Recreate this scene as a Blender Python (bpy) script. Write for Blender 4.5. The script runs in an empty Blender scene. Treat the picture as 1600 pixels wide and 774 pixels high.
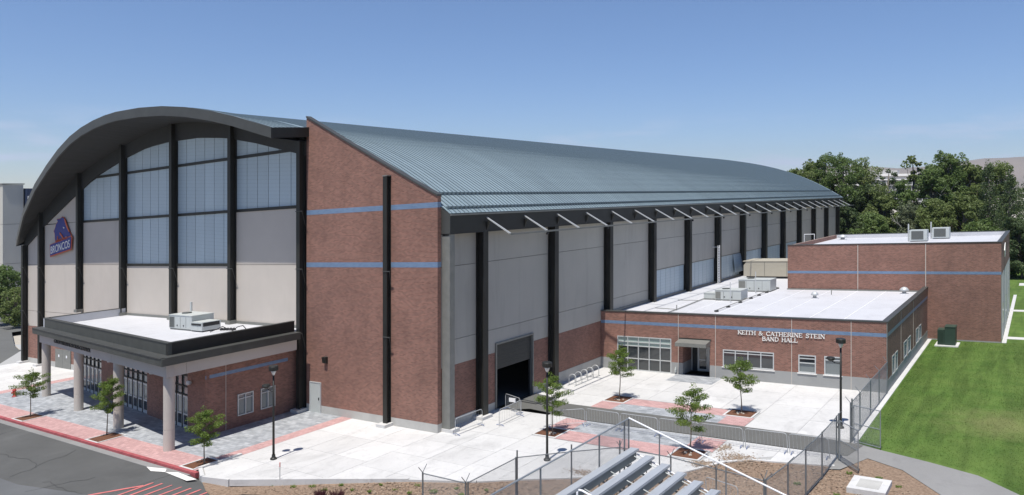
import bpy, math, random
from mathutils import Vector, Matrix, noise as mnoise
SC = bpy.context.scene
COL = SC.collection
A = 0.0589                       # the site falls gently towards -X; buildings and ground follow it
# ---------------------------------------------------------------- camera
AL = math.atan2(825, 1160)
cd = bpy.data.cameras.new('camera'); cam = bpy.data.objects.new('camera', cd); COL.objects.link(cam)
cam.location = (32.19, -36.82, 16.0)
cam.rotation_euler = (math.pi/2, 0, AL)
cd.sensor_width = 36; cd.lens = 36*1160/1600
cd.shift_y = -(387-296)/1600
cd.clip_start = .5; cd.clip_end = 30000
SC.camera = cam
# ---------------------------------------------------------------- light
SUN = Vector((.042, -.365, 1)).normalized()
el = math.asin(SUN.z); az = math.atan2(SUN.x, SUN.y)
w = bpy.data.worlds.new('World'); SC.world = w; w.use_nodes = True
nt = w.node_tree; nt.nodes.clear()
def wn(t, **k):
    n = nt.nodes.new(t)
    for a, v in k.items(): setattr(n, a, v)
    return n
sky = wn('ShaderNodeTexSky', sky_type='NISHITA', sun_disc=False, sun_elevation=el, sun_rotation=az)
sky.altitude = 850; sky.air_density = 1.0; sky.dust_density = 0.0; sky.ozone_density = 4.0
bg = wn('ShaderNodeBackground'); bg.inputs[1].default_value = .084
wo = wn('ShaderNodeOutputWorld')
tc = wn('ShaderNodeTexCoord'); sep = wn('ShaderNodeSeparateXYZ'); nt.links.new(tc.outputs['Generated'], sep.inputs[0])
mp = wn('ShaderNodeMapping'); mp.inputs['Scale'].default_value = (2.6, 2.6, 15)
nt.links.new(tc.outputs['Generated'], mp.inputs[0])
cn = wn('ShaderNodeTexNoise'); cn.inputs['Scale'].default_value = 2.4; cn.inputs['Detail'].default_value = 6; cn.inputs['Roughness'].default_value = .55
nt.links.new(mp.outputs[0], cn.inputs[0])
cr = wn('ShaderNodeMapRange'); cr.inputs['From Min'].default_value = .50; cr.inputs['From Max'].default_value = .66
nt.links.new(cn.outputs[0], cr.inputs[0])
e1 = wn('ShaderNodeMapRange'); e1.inputs['From Min'].default_value = .012; e1.inputs['From Max'].default_value = .03
e2 = wn('ShaderNodeMapRange'); e2.inputs['From Min'].default_value = .10; e2.inputs['From Max'].default_value = .05
for e in (e1, e2): nt.links.new(sep.outputs[2], e.inputs[0])
m1 = wn('ShaderNodeMath', operation='MULTIPLY'); m2 = wn('ShaderNodeMath', operation='MULTIPLY'); m3 = wn('ShaderNodeMath', operation='MULTIPLY')
nt.links.new(e1.outputs[0], m1.inputs[0]); nt.links.new(e2.outputs[0], m1.inputs[1])
nt.links.new(m1.outputs[0], m2.inputs[0]); nt.links.new(cr.outputs[0], m2.inputs[1])
nt.links.new(m2.outputs[0], m3.inputs[0]); m3.inputs[1].default_value = .75
mx = wn('ShaderNodeMixRGB'); mx.inputs[2].default_value = (7.0, 7.3, 7.9, 1)
nt.links.new(m3.outputs[0], mx.inputs[0]); nt.links.new(sky.outputs[0], mx.inputs[1])
hs = wn('ShaderNodeHueSaturation'); hs.inputs['Saturation'].default_value = 1.06; hs.inputs['Value'].default_value = 1.04
nt.links.new(mx.outputs[0], hs.inputs['Color']); er = wn('ShaderNodeMapRange'); er.inputs['From Min'].default_value = 0; er.inputs['From Max'].default_value = .28
nt.links.new(sep.outputs[2], er.inputs[0])
tn = wn('ShaderNodeMixRGB'); tn.inputs[1].default_value = (.84, .92, 1.14, 1); tn.inputs[2].default_value = (1.20, 1.17, 1.26, 1); nt.links.new(er.outputs[0], tn.inputs[0])
ml = wn('ShaderNodeVectorMath', operation='MULTIPLY'); nt.links.new(hs.outputs[0], ml.inputs[0]); nt.links.new(tn.outputs[0], ml.inputs[1])
nt.links.new(ml.outputs[0], bg.inputs[0]); nt.links.new(bg.outputs[0], wo.inputs[0])
sl = bpy.data.lights.new('sun', 'SUN'); sl.energy = 5.0; sl.angle = math.radians(.53); sl.color = (1, .965, .91)
so = bpy.data.objects.new('sun', sl); COL.objects.link(so)
so.rotation_euler = SUN.to_track_quat('Z', 'Y').to_euler()
SC.view_settings.view_transform = 'Standard'; SC.view_settings.look = 'None'
SC.view_settings.exposure = 0.16; SC.view_settings.gamma = 1

# ---------------------------------------------------------------- materials
def mat(name, col, rough=.8, metal=0, spec=.4, var=0, vscale=2.0, bump=0, bscale=30, col2=None, trans=0, stretch=None, detail=5):
    m = bpy.data.materials.new(name); m.use_nodes = True; t = m.node_tree; b = t.nodes['Principled BSDF']
    b.inputs['Base Color'].default_value = (*col, 1); b.inputs['Roughness'].default_value = rough
    b.inputs['Metallic'].default_value = metal; b.inputs['Specular IOR Level'].default_value = spec
    tc = t.nodes.new('ShaderNodeTexCoord'); co = tc.outputs['Object']
    if stretch:
        mp = t.nodes.new('ShaderNodeMapping'); mp.inputs['Scale'].default_value = stretch
        t.links.new(co, mp.inputs[0]); co = mp.outputs[0]
    if var or col2:
        n = t.nodes.new('ShaderNodeTexNoise'); n.inputs['Scale'].default_value = vscale; n.inputs['Detail'].default_value = detail; n.inputs['Roughness'].default_value = .6
        t.links.new(co, n.inputs[0])
        r = t.nodes.new('ShaderNodeMapRange'); r.inputs['From Min'].default_value = .3; r.inputs['From Max'].default_value = .7
        t.links.new(n.outputs[0], r.inputs[0])
        x = t.nodes.new('ShaderNodeMixRGB')
        c2 = col2 or tuple(c*(1-var) for c in col)
        c1 = col if col2 else tuple(min(1, c*(1+var)) for c in col)
        x.inputs[1].default_value = (*c1, 1); x.inputs[2].default_value = (*c2, 1)
        t.links.new(r.outputs[0], x.inputs[0]); t.links.new(x.outputs[0], b.inputs['Base Color'])
    if bump:
        n = t.nodes.new('ShaderNodeTexNoise'); n.inputs['Scale'].default_value = bscale; n.inputs['Detail'].default_value = 4
        t.links.new(co, n.inputs[0]); bp = t.nodes.new('ShaderNodeBump'); bp.inputs['Strength'].default_value = bump
        bp.inputs['Distance'].default_value = .05
        t.links.new(n.outputs[0], bp.inputs['Height']); t.links.new(bp.outputs[0], b.inputs['Normal'])
    if trans:
        tr = t.nodes.new('ShaderNodeBsdfTranslucent'); ms = t.nodes.new('ShaderNodeMixShader'); ms.inputs[0].default_value = trans
        if b.inputs['Base Color'].is_linked: t.links.new(b.inputs['Base Color'].links[0].from_socket, tr.inputs[0])
        else: tr.inputs[0].default_value = (*col, 1)
        o = t.nodes['Material Output']
        t.links.new(b.outputs[0], ms.inputs[1]); t.links.new(tr.outputs[0], ms.inputs[2]); t.links.new(ms.outputs[0], o.inputs[0])
    return m

def brickmat(name, c1, c2, mortar, bw=.24, bh=.082, ms=.012, flat=False, blotch=.16, bscale=.35, off=.5, rough=.85):
    """running-bond units; u runs along the wall, v up it (flat: x and y on the ground)"""
    m = bpy.data.materials.new(name); m.use_nodes = True; t = m.node_tree; b = t.nodes['Principled BSDF']
    b.inputs['Roughness'].default_value = rough
    tc = t.nodes.new('ShaderNodeTexCoord'); s = t.nodes.new('ShaderNodeSeparateXYZ'); t.links.new(tc.outputs['Object'], s.inputs[0])
    c = t.nodes.new('ShaderNodeCombineXYZ')
    if flat:
        t.links.new(s.outputs[0], c.inputs[0]); t.links.new(s.outputs[1], c.inputs[1])
    else:
        u = t.nodes.new('ShaderNodeMath'); u.operation = 'ADD'; t.links.new(s.outputs[0], u.inputs[0]); t.links.new(s.outputs[1], u.inputs[1])
        v = t.nodes.new('ShaderNodeMath'); v.operation = 'MULTIPLY_ADD'; v.inputs[1].default_value = -A
        t.links.new(s.outputs[0], v.inputs[0]); t.links.new(s.outputs[2], v.inputs[2])
        t.links.new(u.outputs[0], c.inputs[0]); t.links.new(v.outputs[0], c.inputs[1])
    br = t.nodes.new('ShaderNodeTexBrick'); t.links.new(c.outputs[0], br.inputs['Vector'])
    br.offset = off
    br.inputs['Color1'].default_value = (*c1, 1); br.inputs['Color2'].default_value = (*c2, 1); br.inputs['Mortar'].default_value = (*mortar, 1)
    br.inputs['Scale'].default_value = 1; br.inputs['Brick Width'].default_value = bw; br.inputs['Row Height'].default_value = bh
    br.inputs['Mortar Size'].default_value = ms; br.inputs['Bias'].default_value = 0
    n = t.nodes.new('ShaderNodeTexNoise'); n.inputs['Scale'].default_value = bscale; n.inputs['Detail'].default_value = 8; n.inputs['Roughness'].default_value = .65
    t.links.new(tc.outputs['Object'], n.inputs[0])
    r = t.nodes.new('ShaderNodeMapRange'); r.inputs['From Min'].default_value = .3; r.inputs['From Max'].default_value = .7
    r.inputs['To Min'].default_value = 1-blotch; r.inputs['To Max'].default_value = 1+blotch
    t.links.new(n.outputs[0], r.inputs[0])
    v2 = t.nodes.new('ShaderNodeVectorMath'); v2.operation = 'SCALE'; t.links.new(br.outputs[0], v2.inputs[0]); t.links.new(r.outputs[0], v2.inputs['Scale'])
    t.links.new(v2.outputs[0], b.inputs['Base Color'])
    bp = t.nodes.new('ShaderNodeBump'); bp.inputs['Strength'].default_value = .12; bp.inputs['Distance'].default_value = -.01
    t.links.new(br.outputs['Fac'], bp.inputs['Height']); t.links.new(bp.outputs[0], b.inputs['Normal'])
    return m

M = {}
M['brick'] = brickmat('red_brick', (.168, .068, .048), (.295, .130, .092), (.25, .175, .14))
M['blue'] = brickmat('blue_glazed_brick', (.095, .175, .315), (.14, .235, .385), (.20, .24, .28), blotch=.08, rough=.4)
M['conc'] = mat('concrete', (.43, .42, .39), .9, var=.10, vscale=.8, bump=.15, bscale=20)
M['bconc'] = mat('grey_block_base', (.30, .30, .29), .9, var=.07, vscale=.6)
M['slab'] = mat('pavement_concrete', (.565, .555, .535), .9, var=.07, vscale=.35, bump=.08, bscale=25, detail=9)
def vary(m, lo, hi):
    t = m.node_tree; b = t.nodes['Principled BSDF']; inp = b.inputs['Base Color']; src = inp.links[0].from_socket
    oi = t.nodes.new('ShaderNodeObjectInfo'); r = t.nodes.new('ShaderNodeMapRange'); r.inputs['To Min'].default_value = lo; r.inputs['To Max'].default_value = hi
    t.links.new(oi.outputs['Random'], r.inputs[0]); v = t.nodes.new('ShaderNodeVectorMath'); v.operation = 'SCALE'
    t.links.new(src, v.inputs[0]); t.links.new(r.outputs[0], v.inputs['Scale']); t.links.new(v.outputs[0], inp)
def stain(m, k, scale=.9, stretch=(1, 1, 1)):
    t = m.node_tree; b = t.nodes['Principled BSDF']; inp = b.inputs['Base Color']; src = inp.links[0].from_socket
    tc = t.nodes.new('ShaderNodeTexCoord'); mp = t.nodes.new('ShaderNodeMapping'); mp.inputs['Scale'].default_value = stretch; t.links.new(tc.outputs['Object'], mp.inputs[0])
    n = t.nodes.new('ShaderNodeTexNoise'); n.inputs['Scale'].default_value = scale; n.inputs['Detail'].default_value = 12; n.inputs['Roughness'].default_value = .7; n.inputs['Distortion'].default_value = .6; t.links.new(mp.outputs[0], n.inputs[0])
    r = t.nodes.new('ShaderNodeMapRange'); r.inputs['From Min'].default_value = .52; r.inputs['From Max'].default_value = .72; r.inputs['To Min'].default_value = 1; r.inputs['To Max'].default_value = k; t.links.new(n.outputs[0], r.inputs[0])
    v = t.nodes.new('ShaderNodeVectorMath'); v.operation = 'SCALE'; t.links.new(src, v.inputs[0]); t.links.new(r.outputs[0], v.inputs['Scale']); t.links.new(v.outputs[0], inp)
M['joint'] = mat('joint_concrete', (.38, .375, .36), .95)
M['panel'] = mat('precast_panel', (.51, .458, .40), .85, var=.035, vscale=.5)
M['spanel'] = mat('side_panel', (.40, .38, .335), .85, var=.04, vscale=.4)  # darker than the front panels: the long wall's shade is partly in this colour
M['bronze'] = mat('dark_bronze_steel', (.026, .026, .0225), .5, metal=.2, var=.15, vscale=1)
M['bronze2'] = mat('bronze_fascia', (.075, .076, .070), .5, metal=.25, var=.12, vscale=.8)
M['bronze3'] = mat('parapet_metal', (.075, .077, .068), .5, metal=.25, var=.15, vscale=1.2)
M['soffit'] = mat('dark_soffit', (.035, .036, .035), .7, var=.1)
M['gray_metal'] = mat('gray_green_metal', (.21, .21, .19), .5, metal=.2, var=.1)
M['rolldoor'] = mat('roller_door_metal', (.05, .051, .046), .6, metal=.1, var=.08)
M['black'] = mat('black_metal', (.02, .02, .021), .45)
M['white'] = mat('white_membrane', (.545, .545, .56), .6, var=.035, vscale=.5)
M['whitep'] = mat('white_paint', (.8, .8, .8), .5)
M['letter'] = mat('cream_letter', (.78, .76, .72), .6)
M['glass'] = mat('dark_glass', (.035, .04, .042), .06, spec=.9)
M['glass2'] = mat('reflection_tone_glass', (.16, .18, .18), .12, spec=.9)  # pale base colour stands in for reflections of the sunlit ground
M['palegreen'] = mat('pale_green_pane', (.30, .37, .34), .35, var=.06)  # flat pale green for the upper panes of the gridded window
M['alu'] = mat('aluminium_frame', (.55, .56, .55), .45, metal=.3)
M['rubber'] = mat('dark_joint', (.05, .05, .05), .9)
M['asphalt'] = mat('asphalt', (.092, .092, .088), .95, var=.16, vscale=.22, bump=.2, bscale=60, detail=10)
M['asphalt2'] = mat('bluish_asphalt', (.115, .118, .12), .95, var=.12, vscale=.3, bump=.2, bscale=60, detail=10)  # slightly paler, bluer tone than the main asphalt
M['road'] = mat('worn_asphalt', (.118, .117, .108), .95, var=.07, vscale=.35, bump=.15, bscale=60, detail=9)
M['path'] = mat('path_asphalt', (.24, .235, .225), .95, var=.10, vscale=.5, bump=.15, bscale=60, detail=9, stretch=(1, .35, 1))
M['gpav'] = brickmat('grey_pavers', (.25, .265, .28), (.40, .415, .43), (.24, .24, .24), bw=.5, bh=.25, ms=.016, flat=True, blotch=.16, bscale=1.2)
M['ppav'] = brickmat('pink_pavers', (.42, .25, .235), (.53, .325, .305), (.34, .22, .21), bw=.4, bh=.2, ms=.012, flat=True, blotch=.10, bscale=.8)
M['curb'] = mat('red_kerb_paint', (.34, .08, .085), .7, var=.2, vscale=1.2)
M['redline'] = mat('red_line_paint', (.55, .16, .15), .8, var=.2, vscale=2.5)
M['wline'] = mat('white_line_paint', (.72, .70, .66), .8, var=.12, vscale=3)
M['mulch'] = mat('tree_pit_mulch', (.135, .058, .03), .95, var=.35, vscale=9, bump=.6, bscale=14)
M['bark'] = mat('wood_chip_bed', (.33, .235, .165), .95, col2=(.15, .10, .065), vscale=7.5, bump=.8, bscale=16, detail=10)
M['chip'] = mat('wood_chips', (.44, .34, .25), .95, col2=(.13, .085, .055), vscale=9)
M['galv'] = mat('galvanised_steel', (.33, .35, .36), .45, metal=.55, var=.1)
M['bar'] = mat('bright_galvanised', (.44, .45, .45), .45, metal=.3)
M['galvd'] = mat('weathered_galvanised', (.20, .215, .22), .5, metal=.4, var=.15)
M['wire'] = mat('chain_link_wire', (.30, .31, .31), .5, metal=.4)
M['plank'] = mat('aluminium_plank', (.43, .45, .47), .45, metal=.25, var=.08, vscale=1.5, stretch=(6, .6, 6))
M['plankshade'] = mat('shade_tone_plank', (.22, .245, .25), .5, metal=.5, var=.1)  # same aluminium as the planks, darkened to paint shade on the risers
M['unit'] = mat('unit_sheet_metal', (.46, .48, .46), .5, var=.05, vscale=1)
M['tan'] = mat('tan_unit_metal', (.40, .37, .30), .6, var=.04)
M['grille'] = mat('grille_dark', (.10, .105, .10), .7)
M['green'] = mat('transformer_green', (.035, .062, .045), .5, var=.1)
M['dkblue'] = mat('dark_blue_panel', (.03, .045, .09), .5)
M['hydrant'] = mat('hydrant_red', (.42, .05, .04), .5)
M['sblue'] = mat('logo_blue', (.01, .02, .20), .5)
M['sorange'] = mat('logo_orange', (.5, .09, .03), .5)
M['orange_stake'] = mat('stake_tip', (.6, .12, .1), .6)
M['bfoot'] = mat('barrier_foot_blue', (.13, .17, .3), .6)
M['trunk'] = mat('young_bark', (.22, .19, .15), .9, var=.2, vscale=8)
M['trunkd'] = mat('old_bark', (.16, .14, .115), .95, var=.25, vscale=3)
M['bare'] = mat('bare_branch', (.34, .32, .29), .9)
M['hill'] = mat('dry_hillside', (.24, .20, .165), 1, col2=(.17, .145, .12), vscale=.0016, detail=8)
M['farwall'] = mat('far_precast', (.45, .44, .42), .9, var=.05, vscale=.05)
M['lw'] = mat('left_building_panel', (.47, .455, .41), .9, var=.03, vscale=.3)
M['pebble'] = mat('pale_soil', (.42, .38, .32), .95, var=.12)
for nm, c1, c2 in (('leaf', (.10, .17, .028), (.20, .27, .05)), ('leafa', (.085, .14, .04), (.19, .26, .075)),
                   ('leafb', (.11, .155, .045), (.23, .28, .09)), ('leafc', (.055, .09, .038), (.12, .165, .06)),
                   ('leafd', (.14, .17, .09), (.22, .25, .14)), ('leafr', (.05, .015, .018), (.11, .03, .035))):
    M[nm] = mat(nm + '_foliage', c1, .55, col2=c2, vscale=.55 if nm != 'leaf' else 2.2, trans=.4, detail=8)

# translucent glazing: pale blue-grey with a fine grid
def kalwall():
    m = mat('translucent_pane', (.42, .50, .54), .35, var=.03, vscale=.4); t = m.node_tree; b = t.nodes['Principled BSDF']
    src = b.inputs['Base Color'].links[0].from_socket
    tc = t.nodes.new('ShaderNodeTexCoord'); s = t.nodes.new('ShaderNodeSeparateXYZ'); t.links.new(tc.outputs['Object'], s.inputs[0])
    md = t.nodes.new('ShaderNodeMath'); md.operation = 'MODULO'; md.inputs[1].default_value = .31; ad = t.nodes.new('ShaderNodeMath'); ad.operation = 'ADD'; ad.inputs[1].default_value = 62
    t.links.new(s.outputs[2], ad.inputs[0]); t.links.new(ad.outputs[0], md.inputs[0])
    lt = t.nodes.new('ShaderNodeMath'); lt.operation = 'LESS_THAN'; lt.inputs[1].default_value = .035; t.links.new(md.outputs[0], lt.inputs[0])
    mu = t.nodes.new('ShaderNodeMath'); mu.operation = 'MULTIPLY'; mu.inputs[1].default_value = .45; t.links.new(lt.outputs[0], mu.inputs[0])
    x = t.nodes.new('ShaderNodeMixRGB'); x.inputs[2].default_value = (.30, .36, .38, 1)
    t.links.new(mu.outputs[0], x.inputs[0]); t.links.new(src, x.inputs[1]); t.links.new(x.outputs[0], b.inputs['Base Color'])
    return m
M['kal'] = kalwall()

def roofmat():
    m = mat('standing_seam_roof', (.30, .375, .40), .42, metal=.3, var=.07, vscale=.12, detail=6, stretch=(.5, 1.6, 1)); t = m.node_tree; b = t.nodes['Principled BSDF']
    src = b.inputs['Base Color'].links[0].from_socket
    tc = t.nodes.new('ShaderNodeTexCoord'); s = t.nodes.new('ShaderNodeSeparateXYZ'); t.links.new(tc.outputs['Object'], s.inputs[0])
    d = t.nodes.new('ShaderNodeMath'); d.operation = 'MULTIPLY'; d.inputs[1].default_value = 1/.45; t.links.new(s.outputs[1], d.inputs[0])
    f = t.nodes.new('ShaderNodeMath'); f.operation = 'FLOOR'; t.links.new(d.outputs[0], f.inputs[0])
    wn_ = t.nodes.new('ShaderNodeTexWhiteNoise'); wn_.noise_dimensions = '1D'; t.links.new(f.outputs[0], wn_.inputs['W'])
    r = t.nodes.new('ShaderNodeMapRange'); r.inputs['To Min'].default_value = .9; r.inputs['To Max'].default_value = 1.08; t.links.new(wn_.outputs[0], r.inputs[0])
    v2 = t.nodes.new('ShaderNodeVectorMath'); v2.operation = 'SCALE'; t.links.new(src, v2.inputs[0]); t.links.new(r.outputs[0], v2.inputs['Scale'])
    t.links.new(v2.outputs[0], b.inputs['Base Color'])
    return m
stain(M['white'], .84, .35, (1, .6, 1)); stain(M['white'], .93, 2.2); vary(M['kal'], .93, 1.05)
vary(M['slab'], .93, 1.04); stain(M['slab'], .80, .7, (1, .45, 1)); stain(M['slab'], .84, 2.6)
vary(M['panel'], .97, 1.03); stain(M['panel'], .93, .5, (1, 1, .25))
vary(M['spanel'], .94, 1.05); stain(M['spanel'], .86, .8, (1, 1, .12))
stain(M['brick'], .86, .22, (1, 1, .6)); stain(M['brick'], .88, 1.4, (1, 1, .18))
stain(M['asphalt'], 1.22, .25); stain(M['road'], 1.12, .5); stain(M['path'], .86, .6)
M['roof'] = roofmat(); stain(M['roof'], .84, .10, (.35, 1, 1))
M['seam'] = mat('roof_seam_metal', (.15, .19, .21), .4, metal=.45)

def lawnmat():
    m = mat('mown_lawn', (.064, .118, .022), .95, spec=.2, col2=(.104, .158, .036), vscale=.5, bump=.5, bscale=9, detail=10); t = m.node_tree; b = t.nodes['Principled BSDF']
    src = b.inputs['Base Color'].links[0].from_socket
    tc = t.nodes.new('ShaderNodeTexCoord')
    mp = t.nodes.new('ShaderNodeMapping'); mp.inputs['Rotation'].default_value = (0, 0, .28); mp.inputs['Scale'].default_value = (1.5, .13, 1); t.links.new(tc.outputs['Object'], mp.inputs[0])
    n = t.nodes.new('ShaderNodeTexNoise'); n.inputs['Scale'].default_value = .9; n.inputs['Detail'].default_value = 3; n.inputs['Distortion'].default_value = .8; t.links.new(mp.outputs[0], n.inputs[0])
    r = t.nodes.new('ShaderNodeMapRange'); r.inputs['From Min'].default_value = .35; r.inputs['From Max'].default_value = .65; r.inputs['To Min'].default_value = .82; r.inputs['To Max'].default_value = 1.18; t.links.new(n.outputs[0], r.inputs[0])
    v2 = t.nodes.new('ShaderNodeVectorMath'); v2.operation = 'SCALE'; t.links.new(src, v2.inputs[0]); t.links.new(r.outputs[0], v2.inputs['Scale'])
    # dry patch
    sb = t.nodes.new('ShaderNodeVectorMath'); sb.operation = 'DISTANCE'; sb.inputs[1].default_value = (30.6, 17, 1.8); t.links.new(tc.outputs['Object'], sb.inputs[0])
    n2 = t.nodes.new('ShaderNodeTexNoise'); n2.inputs['Scale'].default_value = .7; n2.inputs['Detail'].default_value = 6; t.links.new(tc.outputs['Object'], n2.inputs[0])
    ad = t.nodes.new('ShaderNodeMath'); ad.operation = 'MULTIPLY_ADD'; ad.inputs[1].default_value = 6; t.links.new(n2.outputs[0], ad.inputs[0]); t.links.new(sb.outputs['Value'], ad.inputs[2])
    r2 = t.nodes.new('ShaderNodeMapRange'); r2.inputs['From Min'].default_value = 7.4; r2.inputs['From Max'].default_value = 3.5; r2.inputs['To Max'].default_value = .35; t.links.new(ad.outputs[0], r2.inputs[0])
    x = t.nodes.new('ShaderNodeMixRGB'); x.inputs[2].default_value = (.26, .22, .11, 1); t.links.new(r2.outputs[0], x.inputs[0]); t.links.new(v2.outputs[0], x.inputs[1])
    t.links.new(x.outputs[0], b.inputs['Base Color'])
    return m
M['lawn'] = lawnmat()

# ---------------------------------------------------------------- builders
class MB:
    def __init__(s): s.v = []; s.f = []; s.m = []; s.cur = 0
    def add(s, vs, fs):
        n = len(s.v); s.v += [tuple(p) for p in vs]; s.f += [tuple(n+i for i in f) for f in fs]; s.m += [s.cur]*len(fs); return s
    def box(s, x0, x1, y0, y1, z0, z1):
        x0, x1 = min(x0, x1), max(x0, x1); y0, y1 = min(y0, y1), max(y0, y1); z0, z1 = min(z0, z1), max(z0, z1)
        return s.add([(x0,y0,z0),(x1,y0,z0),(x1,y1,z0),(x0,y1,z0),(x0,y0,z1),(x1,y0,z1),(x1,y1,z1),(x0,y1,z1)],
                     [(0,3,2,1),(4,5,6,7),(0,1,5,4),(1,2,6,5),(2,3,7,6),(3,0,4,7)])
    def extr(s, poly, d):
        """polygon (3D points) pushed along vector d"""
        n = len(poly); p = [Vector(q) for q in poly]; q = [a + Vector(d) for a in p]
        return s.add(p+q, [tuple(range(n))[::-1], tuple(range(n, 2*n))] + [(i, (i+1) % n, n+(i+1) % n, n+i) for i in range(n)])
    def flat(s, pts, z): return s.add([(x, y, z) for x, y in pts], [tuple(range(len(pts)))])
    def slab(s, pts, z0, z1): return s.extr([(x, y, z0) for x, y in pts], (0, 0, z1-z0))
    def tube(s, pts, r, n=6, r2=None, cap=True):
        pts = [Vector(p) for p in pts]; rings = []
        k = len(pts)
        for i, p in enumerate(pts):
            d = (pts[min(i+1, k-1)] - pts[max(i-1, 0)]).normalized()
            u = d.cross(Vector((0, 0, 1))) if abs(d.z) < .95 else d.cross(Vector((1, 0, 0)))
            u.normalize(); v = d.cross(u); rr = r if r2 is None else r + (r2-r)*i/(k-1)
            rings.append([p + (u*math.cos(2*math.pi*j/n) + v*math.sin(2*math.pi*j/n))*rr for j in range(n)])
        vs = [q for R_ in rings for q in R_]
        fs = [(i*n+j, i*n+(j+1) % n, (i+1)*n+(j+1) % n, (i+1)*n+j) for i in range(k-1) for j in range(n)]
        if cap: fs += [tuple(range(n))[::-1], tuple(range((k-1)*n, k*n))]
        return s.add(vs, fs)
    def lathe(s, c, prof, n=12):
        vs = [(c[0]+r*math.cos(2*math.pi*j/n), c[1]+r*math.sin(2*math.pi*j/n), c[2]+z) for r, z in prof for j in range(n)]
        k = len(prof)
        fs = [(i*n+j, i*n+(j+1) % n, (i+1)*n+(j+1) % n, (i+1)*n+j) for i in range(k-1) for j in range(n)]
        fs += [tuple(range(n))[::-1], tuple(range((k-1)*n, k*n))]
        return s.add(vs, fs)

OFF = {}
def sh(p): return (p[0], p[1], p[2] + A*p[0])
def mesh(mb, m, off=(0, 0, 0), shear=True, smooth=False, name='mesh'):
    me = bpy.data.meshes.new(name)
    vs = [sh(p) for p in mb.v] if shear else mb.v
    me.from_pydata([(x-off[0], y-off[1], z-off[2]) for x, y, z in vs], [], mb.f)
    ms = m if isinstance(m, (list, tuple)) else [m]
    for q in ms: me.materials.append(M[q])
    if len(ms) > 1: me.polygons.foreach_set('material_index', mb.m)
    if smooth: me.polygons.foreach_set('use_smooth', [True]*len(me.polygons))
    me.update(); return me
def link(name, me, parent=None, loc=(0, 0, 0)):
    o = bpy.data.objects.new(name, me); COL.objects.link(o); o.location = loc
    if parent is not None: o.parent = parent
    return o
def part(name, mb, m, parent, smooth=False):
    """a part whose points are given in site coordinates"""
    off = OFF.get(parent, (0, 0, 0))
    o = link(name, mesh(mb, m, off, True, smooth, name), parent); OFF[o] = off; return o
def copies(name, me, parent, deltas):
    out = []
    for d in deltas:
        o = link(name, me, parent, (d[0], d[1], d[2] + A*d[0])); OFF[o] = OFF.get(parent, (0, 0, 0)); out.append(o)
    return out
def tag(o, label, cat, group=None, kind=None):
    if label: o['label'] = label
    if cat: o['category'] = cat
    if group: o['group'] = group
    if kind: o['kind'] = kind
    return o
def thing(name, label, cat, base, group=None):
    o = link(name, None); b = sh(base); o.location = b; OFF[o] = b; return tag(o, label, cat, group)
def struct(name, mb, m, label=None):
    o = part(name, mb, m, None); o['kind'] = 'structure'
    if label: o['label'] = label
    return o
def lt(name, label, cat, x, y, z=0, group=None, rz=0):
    """a thing built in its own upright local frame, standing at x, y"""
    o = link(name, None); o.location = (x, y, z + A*x); o.rotation_euler = (0, 0, rz); return tag(o, label, cat, group)
def lp(name, mb, m, parent, smooth=False): return link(name, mesh(mb, m, (0, 0, 0), False, smooth, name), parent)
def duptree(o, parent=None):
    c = o.copy(); COL.objects.link(c); c.parent = parent
    for ch in o.children: duptree(ch, c)
    return c
def interp(x, xs, ys):
    if x <= xs[0]: return ys[0]
    for i in range(len(xs)-1):
        if x <= xs[i+1]: return ys[i] + (ys[i+1]-ys[i])*(x-xs[i])/(xs[i+1]-xs[i])
    return ys[-1]
rnd = random.Random(5)

# ================================================================ GROUND
g = MB()
xs = [-6000, -900, -400, -150, -60, 0, 60, 110, 6000]; ys = [-600, -60, 0, 60, 200, 700, 3000, 8500]
def gz(x): return -.75 - (A*(x+400) if x < -400 else 0) - (A*(x-60) if x > 60 else 0)
g.add([(x, y, gz(x)) for y in ys for x in xs], [(j*9+i, j*9+i+1, (j+1)*9+i+1, (j+1)*9+i) for j in range(7) for i in range(8)])
struct('ground', g, 'pebble')
PS = [(-8.1, -11.7), (-6.7, -12.45), (-4.8, -12.0), (-.3, -9.5), (4.2, -7.1), (7.7, -5.6), (9.2, -4.5), (11.8, -2.8), (16.5, .44), (18, 3.2), (19.2, 4.2), (23.3, 5.2)]
# parking asphalt
a = MB()
def zb0(x): return interp(x, [-8.0, -6.9, -4, 0, 4, 8], [-.135, -.24, -.40, -.26, -.10, -.05])-.01
a.flat([(-150, -60), (-9.2, -60), (-9.2, -12.5), (-150, -12.5)], -.135)
AP = [(-9.2, -12.5), (-8.1, -12.5), (-6.7, -12.62), (-5.3, -13.2), (-3.9, -13.6), (-3.0, -12.45), (-.8, -11.7), (.77, -11.65), (2.5, -13)]
for (x0, y0), (x1, y1) in zip(AP[:-1], AP[1:]): a.add([(x0, y0, zb0(x0)), (x0, -60, zb0(x0)), (x1, -60, zb0(x1)), (x1, y1, zb0(x1))], [(0, 1, 2, 3)])
struct('parking_lot', a, 'asphalt')
a = MB(); a.flat([(-150, -12.5), (-64, -12.5), (-64, -1.8), (-72, 3.4), (-79, 5.3), (-95, 11), (-100, 60), (-150, 60)], -.126)
struct('west_road', a, 'road')
rr = random.Random(4)
a = MB(); a.flat([(-60, -60), (-9.3, -60), (-9.3, -16.9), (-16, -18.4), (-60, -19.5)], -.128)
struct('asphalt_tone_band', a, 'asphalt2')  # paler bluish band laid over the parking asphalt
a = MB()
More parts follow.
